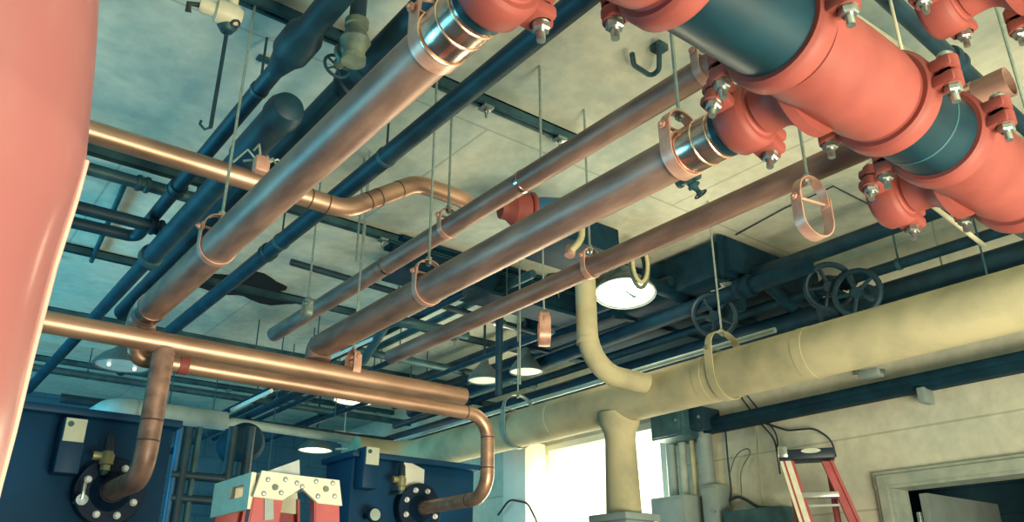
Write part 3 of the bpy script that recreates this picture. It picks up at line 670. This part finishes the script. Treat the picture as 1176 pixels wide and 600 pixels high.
# ---------------------------------------------------------------- lamps
def lamp(o, R, label, lens='lamp', on=True, hook=False, tilt=0.):
    o = Vector(o); Zl_ = Vector((o.x*tilt, o.y*tilt, 1)).normalized(); t = thing('pendant_lamp', o, label, 'lamp', 'round ceiling lamps')
    MB().lathe(o, Zl_, [(0, R*.94), (0, R), (.012, R), (.03, R*.93), (.07, R*.72), (.105, R*.42), (.125, R*.28), (.17, R*.24), (.175, R*.1)], 36, False).build('shade', M['shade'], t)
    MB().lathe(o+Zl_*.006, Zl_, [(0, R*.93), (.004, R*.93)], 36).build('lens', M[lens], t)
    MB().cyl(o+Z_*.17, Vector((o.x, o.y, CEIL)), .009, 10).build('stem', M['dark'], t)
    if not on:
        for s in (-.45, .45): MB().sphere(o+Vector((R*s, R*.1*s, -.004)), .012, 10).build('glow', M['glow'], t)  # glowing dots painting two reflected sparkles on the unlit lens
    if hook:
        MB().tube([o+Vector((0, 0, .02)), o+Vector((-.01, -.05, -.02)), o+Vector((.01, -.06, -.035)), o+Vector((.03, -.05, -.02))], .007, 8).build('hook', M['darkteal'], t)
    return t
l4 = at(718, 338, Z=1.66); lamp(l4, .178, 'brightly lit round lamp right of the cream vertical pipe', hook=True, tilt=.04)
l1 = at(140, 421, Z=1.42); lamp(l1, .175, 'unlit round lamp with two sparkles at far left', 'lampdim', False)
l2 = at(362, 518, Z=1.40); lamp(l2, .165, 'small lit lamp low above the left stepladder')
l3 = at(408, 461, Z=1.70); lamp(l3, .20, 'thin lit lamp disc just beneath the two copper cross pipes')
pz = at(424, 508, Z=1.4)
t = thing('lamp_bracket', pz-Z_*.05, 'small pale junction box on a rod beside the low lit lamp', 'junction box')
MB().box(at(395, 506, Z=1.42), (.10, .07, .06), bev=.008).build('box_body', M['creampaint'], t)
MB().cyl(at(395, 502, Z=1.44), (at(395, 502, Z=1.44).x, at(395, 502, Z=1.44).y, CEIL), .008, 8).build('rod', M['darkteal'], t)
MB().tube([at(402, 508, Z=1.42), at(425, 516, Z=1.41), at(385, 516, Z=1.40)], .010, 8).build('arm', M['whitepipe'], t)
# far round pale discs in mid ceiling: two small unlit lamps
lamp(at(604, 428, Z=1.50), .115, 'dim far lamp right of the dark hanging post', 'lampdim')
lamp(at(556, 438, Z=1.46), .115, 'dim far lamp left of the dark hanging post', 'lampdim')
# fluorescent batten
pb1, pb2 = at(568, 372, Z=1.86), at(634, 386, Z=1.86)
t = thing('batten_light', pb1-Z_*.03, 'thin fluorescent batten behind the edge on hanger', 'lamp')
MB().cyl(pb1, pb2, .014, 12).build('tube', M['glow'], t); MB().box((pb1+pb2)/2+Z_*.035, (.05, .05, .04)).build('mount', M['grey'], t)

# ---------------------------------------------------------------- pale pipe at far left
z9 = 1.12
tp = thing('insulated_pipe', at(250, 478, Z=z9), 'pale insulated cross pipe behind the left copper drop', 'pipe')
a0 = at(128, 467, Z=z9); a1 = at(268, 480, Z=z9)
MB().tube(bend([(a0.x-.04, a0.y+.55, z9-.02), (a0.x, a0.y, z9), (a1.x, a0.y, z9)], .14), .06, 24).build('pipe_run', M['whitepipe'], tp)
MB().ring((a0.x+.14, a0.y, z9), X_, .06, .02, .004, 24).build('band', M['grey'], tp)
MB().tube(bend([(a1.x, a0.y, z9-.02), (a1.x+.05, a0.y, z9), (a1.x+1.2, a0.y+.1, z9)], .1), .03, 18).build('narrow_run', M['whitepipe'], tp)

# ---------------------------------------------------------------- boilers with flanges
def flange(o, r, bore, label, n=8):
    o = Vector(o); t = thing('pipe_flange', o-Z_*r, label, 'flange', 'bolted blue flanges')
    MB().lathe(o, Y_, [(-.022, bore), (-.022, r-.004), (-.018, r), (.018, r), (.022, r-.004), (.022, bore)], 40, True).build('disc', M['navy'], t)
    MB().lathe(o, -Y_, [(.02, bore+.035), (.045, bore+.012), (.06, bore+.006), (.06, bore)], 28, False).build('neck', M['navy'], t)
    for k in range(n):
        a = 2*PI*(k+.5)/n; c = o+Vector((math.cos(a), 0, math.sin(a)))*(r*.74)
        MB().lathe(c-Y_*.022, -Y_, [(0, .0135), (.010, .0135), (.012, .010), (.020, .009)], 10).build('bolt', M['boltwhite'], t)
    return t
def boiler(x0, x1, y, ztop, label, dp):
    t = thing('boiler', ((x0+x1)/2, y+.35, -H), label, 'boiler', 'blue panelled boilers')
    MB().box(((x0+x1)/2, y+dp/2, (ztop-H)/2), (x1-x0, dp, ztop+H), bev=.012).build('casing', M['boiler'], t)
    MB().box(((x0+x1)/2, y+dp/2-.01, ztop+.012), (x1-x0+.04, dp+.06, .03), bev=.006).build('top_panel', M['boiler'], t)
    for zz in (ztop-.42,): MB().box(((x0+x1)/2, y-.004, zz), (x1-x0-.06, .012, .02)).build('seam_trim', M['navy'], t)
    return t
yb1 = 3.46; zt1 = at(100, 480, Y=yb1).z
boiler(-.35, at(196, 520, Y=yb1).x, yb1, zt1, 'blue steel boiler casing at lower left behind the copper drop', .7)
yb2 = 3.74; zt2 = at(450, 530, Y=yb2).z
boiler(at(404, 540, Y=yb2).x, at(545, 540, Y=yb2).x, yb2, zt2, 'blue steel boiler casing right of the left stepladder', .30)
flange((FX1, 3.42, FZ1), .125, ru+.002, 'dark bolted flange where the left copper drop meets the boiler')
flange((FX2, 3.70, FZ2), .125, rl+.002, 'dark bolted flange where the right copper drop meets the boiler')
def control_box(px, py, y, label):
    c = at(px, py, Y=y); t = thing('control_box', (c.x, y-.05, c.z-.12), label, 'control box', 'wall control boxes')
    MB().box((c.x, y-.05, c.z), (.085, .09, .20), bev=.006).build('enclosure', M['boiler'], t)
    MB().box((c.x, y-.098, c.z+.055), (.072, .008, .085), bev=.002).build('label_plate', M['label'], t)
    MB().lathe((c.x-.018, y-.102, c.z+.075), -Y_, [(0, .010), (.006, .010)], 12).build('indicator', M['darkteal'], t)
control_box(76, 516, yb1, 'control box with pale label plate on the left boiler')
control_box(416, 540, yb2, 'control box with pale label plate on the boiler right of the stepladder')
def relief(px, py, y, label):
    c = at(px, py, Y=y); t = thing('relief_valve', c-Z_*.06, label, 'valve', 'brass relief valves')
    MB().lathe(c-Z_*.05, Z_, [(0, .018), (.02, .018), (.022, .026), (.06, .026), (.062, .02), (.07, .02)], 16).build('valve_body', M['brass'], t)
    MB().cyl(c, c-X_*.05, .016, 12).build('outlet', M['brass'], t)
    MB().lathe(c+Z_*.02, Z_, [(0, .020), (.05, .017), (.062, .008)], 16).build('cap', M['capnavy'], t)
    MB().cyl(c-Z_*.05, c-Z_*.06, .013, 10).cyl(c-Z_*.055, c-Z_*.055+Y_*.12, .012, 10).build('nipple', M['darkteal'], t)
relief(123, 525, 3.36, 'brass relief valve with dark cap above the left flange')
relief(461, 552, 3.64, 'brass relief valve with dark cap above the right flange')
wp = [at(464, 528, Y=yb2-.012), at(487, 540, Y=yb2-.012), at(486, 561, Y=yb2-.012), at(462, 566, Y=yb2-.012)]
o0 = wp[0]; one(MB().prism([((p-o0).x, (p-o0).z) for p in wp][::-1], o0, X_, Z_, .008), 'sunlit_patch', M['white'], 'sunlit patch set as a white plate behind the right relief valve', 'plate', smooth=False)  # white quad painting a patch of sun on the boiler front
gc = at(92, 575, Y=3.36)
t = thing('drain_valve', gc-Z_*.03, 'small drain valve left of the left flange', 'valve')
MB().lathe(gc, -Y_, [(-.08, .012), (0, .014), (.01, .02), (.03, .02)], 14).build('valve_body', M['zinc'], t); MB().box(gc+Vector((0, -.03, .03)), (.012, .012, .06), bev=.002).build('lever', M['zinc'], t)
gq = at(428, 592, Y=3.66)
t = thing('pressure_gauge', gq-Z_*.035, 'round pressure gauge left of the right flange', 'gauge')
MB().lathe(gq, -Y_, [(-.08, .012), (-.005, .014), (0, .034), (.02, .036), (.024, .032)], 24).build('case', M['navy'], t); MB().lathe(gq-Y_*.0245, -Y_, [(0, .028), (.002, .028)], 24).build('dial', M['whitepipe'], t)
# dark rack of verticals between boiler and ladder
t = thing('pipe_rack', at(225, 560, Y=4.2), 'dark steel pipe rack standing between the left boiler and the stepladder', 'rack')
for px, mt in ((200, 'blue'), (209, 'dark'), (222, 'darkteal'), (262, 'dark'), (282, 'dark')):
    p = at(px, 540, Y=4.2); MB().cyl((p.x, 4.2, -H), (p.x, 4.2, at(px, 490, Y=4.2).z), .016 if mt != 'dark' else .026, 12).build('post', M[mt], t)
for py_ in (545, 572):
    pa_, pb2_ = at(196, py_, Y=4.2), at(290, py_, Y=4.2); MB().cyl(pa_, (pb2_.x, 4.2, pa_.z), .022, 12).build('rail', M['dark'], t)
t = thing('ventilator', at(275, 515, Y=4.6), 'dark round blower housing in the gloom above the stepladder', 'blower')
cv = at(278, 510, Y=4.6); MB().lathe(cv, -Y_, [(-.12, .06), (-.10, .11), (.06, .11), (.1, .08), (.1, .03)], 28).build('housing', M['trunk'], t)
MB().cyl((cv.x, 4.6, cv.z), (cv.x, 4.6, -H), .04, 12).build('stand', M['dark'], t)
one(MB().box((XW-.06, WY1+.16, (1.3-H)/2), (.10, .14, 1.3+H), bev=.01), 'wall_column', M['white'], 'narrow pale column left of the bright window', 'column')
pcx = at(601, 512, X=4.15)
t = thing('tall_cabinet', (4.22, pcx.y, -H), 'tall pale narrow cabinet between the copper drop and the window', 'cabinet')
MB().box((4.16, pcx.y, (pcx.z-H)/2), (.20, .30, pcx.z+H), bev=.01).build('body', M['creampaint'], t)
MB().box((4.06, pcx.y, (pcx.z-H)/2), (.012, .29, pcx.z+H-.08), bev=.004).build('door', M['white'], t)
MB().box((4.05, pcx.y-.11, pcx.z-.9), (.02, .015, .10), bev=.003).build('handle', M['zinc'], t)
one(MB().tube(bend([at(572, 592, X=4.0), at(585, 574, X=4.0), at(606, 578, X=4.0), at(617, 600, X=4.0), at(622, 640, X=4.06)], .12), .008, 8), 'cable', M['cable'], 'dark cable looping in front of the tall pale cabinet', 'cable')

# ---------------------------------------------------------------- right wall services
XS = XW-.10
b0 = at(803, 488, X=XS); b1 = at(1176, 414, X=XS); zbm = (b0.z+b1.z)/2
t = thing('cable_trunking', (XS, 1.5, zbm-.07), 'long dark trunking along the right wall under the cream pipe', 'trunking')
MB().box((XS+.02, (b0.y-.6)/2, zbm-.012), (.08, b0.y+.6, .090), bev=.004).build('trough', M['trunk'], t)
MB().box((XS-.023, (b0.y-.6)/2, zbm+.005), (.008, b0.y+.6, .04), bev=.002).build('lid', M['trunk'], t)
for py_ in (1.0, 2.0): MB().box((XS, py_, zbm-.09), (.10, .04, .08), bev=.004).build('bracket', M['grey'], t)
pk = at(1000, 430, X=XS-.08)
t = thing('beam_clamp', pk-Z_*.04, 'small bright clamp on the long dark trunking', 'clamp')
MB().box(pk, (.07, .12, .05), bev=.01).build('body', M['grey'], t); MB().cyl(pk-Y_*.08, pk+Y_*.10+Z_*.03, .012, 10).build('bolt', M['zinc'], t)
pipe('thin wall conduit parallel above the dark trunking', [(XW-.03, -.5, zbm+.20), (XW-.03, 1.2, zbm+.20), (XW-.03, b0.y, zbm+.20)], .016, m='darkteal')
def box_at(name, px0, py0, px1, py1, X, dep, m, label, cat, door=True):
    a = at(px0, py0, X=X); b = at(px1, py1, X=X); y0, y1 = min(a.y, b.y), max(a.y, b.y); z0, z1 = min(a.z, b.z), max(a.z, b.z)
    t = thing(name, (X+dep/2, (y0+y1)/2, z0), label, cat)
    MB().box((X+dep/2, (y0+y1)/2, (z0+z1)/2), (dep, y1-y0, z1-z0), bev=.008).build('enclosure', M[m], t)
    if door:
        MB().box((X-.006, (y0+y1)/2, (z0+z1)/2), (.014, (y1-y0)*.9, (z1-z0)*.88), bev=.003).build('cover', M[m], t)
        MB().lathe((X-.013, y0+(y1-y0)*.15, (z0+z1)/2), -X_, [(0, .010), (.010, .010)], 12).build('latch', M['zinc'], t)
    return t
box_at('junction_box', 746, 473, 785, 500, XW-.28, .26, 'darkteal', 'square dark junction box hanging under the cream pipe beside the window', 'junction box')
box_at('junction_box', 790, 470, 808, 492, XW-.20, .18, 'dark', 'smaller dark box at the left end of the long trunking', 'junction box')
box_at('electrical_panel', 747, 573, 792, 640, XW-.26, .24, 'grey', 'grey electrical panel under the two conduits beside the window', 'electrical panel')
for px, rr, mm, lab in ((772, .035, 'grey', 'wide grey conduit rising from the electrical panel, nearest the window'), (785, .028, 'frame', 'second grey conduit rising from the electrical panel'), (797, .018, 'cream', 'thin cream conduit on the wall right of the panel'), (812, .05, 'grey', 'broad grey conduit down the wall from the dark box')):
    p = at(px, 540, X=XW-.08); zt_ = at(px, 494, X=XW-.08).z
    one(MB().cyl((XW-.08, p.y, -.3), (XW-.08, p.y, zt_), rr, 16), 'wall_conduit', M[mm], lab, 'conduit')
box_at('junction_box', 806, 558, 828, 620, XW-.16, .14, 'grey', 'grey wall box at the foot of the broad conduit', 'junction box')
box_at('wall_duct', 830, 588, 905, 650, XW-.18, .16, 'darkteal', 'low bluish wall box between panel and right stepladder', 'wall box', False)
def wire(label, pix, X=XW-.04, r=.006, m='cable'):
    return one(MB().tube(bend([at(a, b, X=X) for a, b in pix], .15, 6), r, 8), 'wall_cable', M[m], label, 'cable')
wire('straight dark cable hanging down the wall from the trunking', [(832, 482), (836, 530), (840, 565), (836, 590)])
wire('thin cable arching beside the straight dark cable', [(838, 545), (845, 520), (868, 512), (850, 540), (852, 575)], r=.004, m='greenbronze')
wire('pale cable hanging down the wall left of the stepladder', [(868, 470), (870, 520), (876, 582)], r=.005, m='cream')
wire('dark cable sweeping from the trunking to the stepladder', [(850, 455), (868, 480), (890, 505), (896, 545)])
wire('looping dark cable over the right stepladder', [(880, 487), (905, 495), (935, 492), (955, 505), (960, 525)])
wire('second cable running beside the sweeping one', [(856, 452), (880, 482), (893, 500), (893, 530)], r=.005)
wire('short dark wire coil low on the wall', [(838, 575), (848, 570), (858, 575), (870, 583), (892, 584)], r=.010)

# ---------------------------------------------------------------- left stepladder (end on)
LY = 2.30; LW = .30
lc = at(345, 548, Y=LY); zt = lc.z
def Lp(px, py, y=LY): return at(px, py, Y=y)
t = thing('stepladder', (lc.x, LY+LW/2, -H), 'red fibreglass stepladder with cream riveted brackets at lower left', 'ladder')
xl = Lp(296, 548).x; xr = Lp(388, 552).x; xm = Lp(345, 548).x; zb_ = Lp(345, 576).z
hgt = zt+H
for yy in (LY, LY+LW):
    # brackets and rails on the near and far side
    s = 1 if yy == LY else 0
    MB().prism([(xl-xm-.012, zb_-zt), (-.055, zb_-zt-.004), (0, zb_-zt+.035), (0, 0), (xl-xm+.004, .004)], (xm, yy-.012, zt), X_, Z_, .012).build('front_bracket', M['capcream'], t)
    MB().prism([(.055, zb_-zt-.004), (xr-xm+.012, zb_-zt-.006), (xr-xm-.004, -.002), (0, 0), (0, zb_-zt+.035)], (xm, yy-.012, zt), X_, Z_, .012).build('rear_bracket', M['capcream'], t)
    for side, xa, wdt in ((-1, xl+.040, .080), (1, xr-.035, .072)):
        sp = .16 if side < 0 else .20                # splay at the foot
        top = Vector((xa, yy, zt-.03)); bot = Vector((xa+side*sp*1.0, yy, -H+.03))
        MB().prism([(-wdt/2, 0), (wdt/2, 0), (wdt/2+side*sp, -(top.z-bot.z)), (-wdt/2+side*sp, -(top.z-bot.z))], top, X_, Z_, .010).build('rail', M['fiber'], t)
        for e in (-1, 1):
            MB().prism([(e*wdt/2-.004, 0), (e*wdt/2+.004, 0), (e*wdt/2+.004+side*sp, -(top.z-bot.z)), (e*wdt/2-.004+side*sp, -(top.z-bot.z))], top+Vector((0, (.012 if yy == LY else -.012), 0)), X_, Z_, .03).build('rail_lip', M['fiber'], t)
        MB().box((bot.x, yy, -H+.02), (.11, .05, .04), bev=.006).build('foot', M['capnavy'], t)
    if s:
        for px, py in ((305, 552), (325, 552), (300, 568), (320, 567), (360, 554), (379, 556), (362, 571), (381, 571), (338, 556), (344, 560)):
            c = Lp(px, py); MB().lathe((c.x, LY-.018, c.z), -Y_, [(0, .008), (.003, .007), (.005, .004)], 12).build('rivet', M['alu'], t)
        for px, py in ((313, 561), (371, 563)):
            c = Lp(px, py); MB().lathe((c.x, LY-.018, c.z), -Y_, [(0, .0085), (.005, .0085)], 12).build('hole_plug', M['greenbronze'], t)
# front plate with a slot facing left, steps, top tray
fx = xl-.012; zz = zt
for (y0, y1, z0, z1) in ((LY, LY+.05, -.10, 0), (LY+.15, LY+LW, -.10, 0), (LY+.05, LY+.15, -.10, -.062), (LY+.05, LY+.15, -.028, 0)):
    MB().box((fx, (y0+y1)/2, zz+(z0+z1)/2), (.014, y1-y0, z1-z0)).build('front_plate', M['capcream'], t, smooth=False)
MB().box(((xl+xr)/2, LY+LW/2, zt-.004), (xr-xl-.01, LW-.02, .012), bev=.003).build('top_cap', M['alu'], t)
g0 = Lp(298, 545); MB().prism([(0, 0), (Lp(346, 548).x-g0.x, -.004), (Lp(345, 528).x-g0.x, Lp(345, 528).z-g0.z)], (g0.x, LY+.012, g0.z), X_, Z_, .01).build('gusset', M['alu'], t, smooth=False)
for k in range(1, 6):
    z = zt-.05-k*.30
    f = (zt-.03-z)/(zt-.03+H-.03)
    MB().box((xl+.04-.16*f, LY+LW/2, z), (.08, LW-.01, .025), bev=.004).build('step', M['alu'], t)
    MB().box((xr-.035+.20*f, LY+LW/2, z), (.03, LW-.01, .03), bev=.004).build('rear_brace', M['alu'], t)
c = Lp(306, 588); MB().prism([(-.014, .035), (.012, .03), (.02, -.03), (-.006, -.035)], (c.x, LY-.007, c.z+.01), X_, Z_, .003).build('sticker', M['grey'], t, smooth=False)

# ---------------------------------------------------------------- right stepladder (front on)
RXp = 3.98
ca = at(896, 520, X=RXp); hd = Vector((ca.x, ca.y, 0)).normalized()
u = hd.cross(Z_).normalized()                        # along the cap, to the right in view
k = at(956, 523, X=RXp); 
dist = (Vector((ca.x, ca.y, 0))).dot(hd)
def Rp(px, py, back=0.):                             # a point of the ladder's front plane, facing the eye
    d = ray(px, py); return d*((dist+back)/(Vector((d.x, d.y, 0)).dot(hd)))
t = thing('stepladder', Rp(940, 560).to_2d().to_3d()+Vector((0, 0, -H)), 'red stepladder with dark cap and oval badge against the right wall', 'ladder')
p0, p1 = Rp(893, 521), Rp(959, 524); cc = (p0+p1)/2; wid = (p1-p0).length
rot = Matrix((u, hd, Z_)).transposed()
MB().box(cc+hd*.05, (wid, .16, .058), rot, bev=.012).build('top_cap', M['capnavy'], t)
MB().box(p0+u*.028+hd*-.03, (.05, .02, .06), rot, bev=.006).build('cap_bracket', M['zinc'], t)
pc_ = Rp(931, 519); MB().lathe(pc_-hd*.028, -hd, [(0, .001), (.0, .03), (.004, .029)], 28).build('badge', M['label'], t)
bd = [o for o in t.children if o.name.startswith('badge')][0]
for v in bd.data.vertices:                           # an oval badge
    w_ = v.co+world_loc(bd)-Vector((0, 0, H))-pc_; w_ = w_+u*(w_.dot(u)*.75)-Z_*(w_.z*.55); v.co = w_+pc_+Vector((0, 0, H))-world_loc(bd)
def rail(pa, pb, wdt, dep, mid='rail', m='fiber'):
    f = pb-pa; kk = (-H+.03-pa.z)/f.z; pe_ = pa+f*kk
    mb = MB(); a = u*(wdt/2); dp = hd*dep
    mb.add([pa-a, pa+a, pa+a+dp, pa-a+dp, pe_-a, pe_+a, pe_+a+dp, pe_-a+dp], [(3, 2, 1, 0), (4, 5, 6, 7), (0, 1, 5, 4), (1, 2, 6, 5), (2, 3, 7, 6), (3, 0, 4, 7)])
    mb.build(mid, M[m], t, smooth=False); return pe_
l0, l1_ = Rp(904, 530), Rp(926, 598); r0, r1 = Rp(950, 530), Rp(981, 598)
fl = rail(l0, l1_, .070, .03); fr_ = rail(r0, r1, .055, .07)
rail(l0-u*.030-hd*.012, l1_-u*.030-hd*.012, .016, .014, 'rail_lip', 'capcream'); rail(l0+u*.004-hd*.008, l1_+u*.004-hd*.008, .030, .009, 'rail_highlight', 'capcream')  # cream lip and face paint the sun highlight on the left rail
rail(r0+u*.022-hd*.012, r1+u*.022-hd*.012, .016, .014, 'rail_lip')
for zz_ in range(5):
    yb_ = 568+zz_*1; za = Rp(930, 569).z-zz_*.30
    fL = (za-l0.z)/(l1_.z-l0.z); fR = (za-r0.z)/(r1.z-r0.z); A = l0+(l1_-l0)*fL; B = r0+(r1-r0)*fR
    if za < -H+.1: break
    MB().box((A+B)/2+hd*.04, ((B-A).length-.03, .085, .028), rot, bev=.004).build('step', M['alu'], t)
    MB().box((A+B)/2+hd*.02-Z_*.055, ((B-A).length-.03, .01, .012), rot).build('step_brace', M['alu'], t)
for q in (l0, r0):
    pe_ = q+u*.01+hd*.12; MB().cyl(pe_, Vector((pe_.x, pe_.y, -H+.01))+u*.05+hd*.22, .018, 10).build('rear_rail', M['fiber'], t)
for q in (fl, fr_): MB().box((q.x, q.y, -H+.02), (.10, .07, .04), rot, bev=.006).build('foot', M['capnavy'], t)

# ---------------------------------------------------------------- big red tank close at the left
D = .95; axd = ray(-210, 300); axh = math.atan2(axd.x, axd.y)
prof = []
for px, py in ((116, -60), (113, 0), (110, 60), (105, 120), (100, 170), (97, 200), (86, 240), (62, 315), (35, 420), (16, 500), (0, 560), (-22, 650), (-60, 760)):
    d = ray(px, py); th = math.atan2(d.x, d.y)-axh; r = D*math.sin(th); z = d.z/math.hypot(d.x, d.y)*D*math.cos(th); prof.append((z, r))
prof = prof[::-1]
o = Vector((D*math.sin(axh), D*math.cos(axh), 0))
prof = [(prof[0][0]-.05, .03)]+prof+[(prof[-1][0]+.35, prof[-1][1]), (prof[-1][0]+.42, prof[-1][1]*.6), (prof[-1][0]+.45, .02)]
# smooth the profile a little
def cr(p, n=5):
    out = []
    for i in range(len(p)-1):
        a, b, c, d = p[max(i-1, 0)], p[i], p[i+1], p[min(i+2, len(p)-1)]
        for k in range(n):
            tt_ = k/n; out.append(tuple(.5*(2*b[j]+(c[j]-a[j])*tt_+(2*a[j]-5*b[j]+4*c[j]-d[j])*tt_**2+(3*b[j]-a[j]-3*c[j]+d[j])*tt_**3) for j in (0, 1)))
    return out+[p[-1]]
t = thing('expansion_tank', (o.x, o.y, -H), 'big glossy red tank filling the left edge close to the viewer', 'tank')
core = cr(prof[1:-3])
MB().lathe(o, Z_, [prof[0]]+core+prof[-3:], 96).build('shell', M['tank'], t, ang=60)
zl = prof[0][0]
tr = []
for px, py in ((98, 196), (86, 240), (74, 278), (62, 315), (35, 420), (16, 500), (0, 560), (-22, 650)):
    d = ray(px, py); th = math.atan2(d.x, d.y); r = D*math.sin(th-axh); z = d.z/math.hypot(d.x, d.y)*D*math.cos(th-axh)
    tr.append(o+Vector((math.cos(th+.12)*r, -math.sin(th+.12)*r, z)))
MB().tube(tr, .0035, 10).build('edge_highlight', M['highlight'], t)  # pale tube painting a rim highlight along the tank's outline
MB().cyl((o.x, o.y, zl+.02), (o.x, o.y, -H+.02), .04, 18).build('stand', M['dark'], t)
MB().lathe((o.x, o.y, -H), Z_, [(0, .16), (.02, .16), (.025, .05)], 28).build('base_plate', M['dark'], t)

# ---------------------------------------------------------------- light
wd = bpy.data.worlds.new('daylight'); bpy.context.scene.world = wd; wd.use_nodes = True
bg = wd.node_tree.nodes['Background']; bg.inputs[0].default_value = (.20, .64, .80, 1); bg.inputs[1].default_value = .8
def area(name, loc, target, sx, sy, col, power):
    l = bpy.data.lights.new(name, 'AREA'); l.shape = 'RECTANGLE'; l.size = sx; l.size_y = sy; l.color = col; l.energy = power
    o = bpy.data.objects.new(name, l); C.objects.link(o); o.location = Vector(loc)+Vector((0, 0, H))
    o.rotation_euler = (Vector(target)-Vector(loc)).to_track_quat('-Z', 'Y').to_euler(); return o
area('warm_fill', (1.6, -1.2, -.8), (2.1, 1.0, 1.6), 2.2, 1.4, (1.0, .90, .62), 235)  # added warm lamp behind the eye; no doorway stands there
area('teal_fill', (-2.9, 5.6, .0), (.8, 5.0, 1.8), 2.4, 1.6, (.10, .58, .80), 260)  # added teal lamp by the left wall, which has no window
area('window_daylight', (XW-.05, (WY0+WY1)/2, .35), (0, (WY0+WY1)/2-.6, .7), WY1-WY0, 1.4, (1.0, .93, .66), 75)
for nm, p, e in (('lamp_light', l4, 5), ('lamp_light', l2, 4), ('lamp_light', l3, 4)):
    l = bpy.data.lights.new(nm, 'POINT'); l.energy = e; l.color = (1, .9, .62); l.shadow_soft_size = .1
    o_ = bpy.data.objects.new(nm, l); C.objects.link(o_); o_.location = p+Vector((0, 0, H-.08))

# ---------------------------------------------------------------- camera
cam = bpy.data.cameras.new('camera'); co = bpy.data.objects.new('camera', cam); C.objects.link(co)
cam.sensor_width = 36; cam.lens = 36*F_/1176; cam.clip_start = .02
co.location = (0, 0, H); co.rotation_euler = (PI/2+PIT, 0, -YAW)
sc = bpy.context.scene; sc.camera = co
sc.view_settings.view_transform = 'Standard'; sc.view_settings.look = 'None'; sc.view_settings.gamma = 1; sc.view_settings.use_curve_mapping = False
sc.view_settings.exposure = 0.0
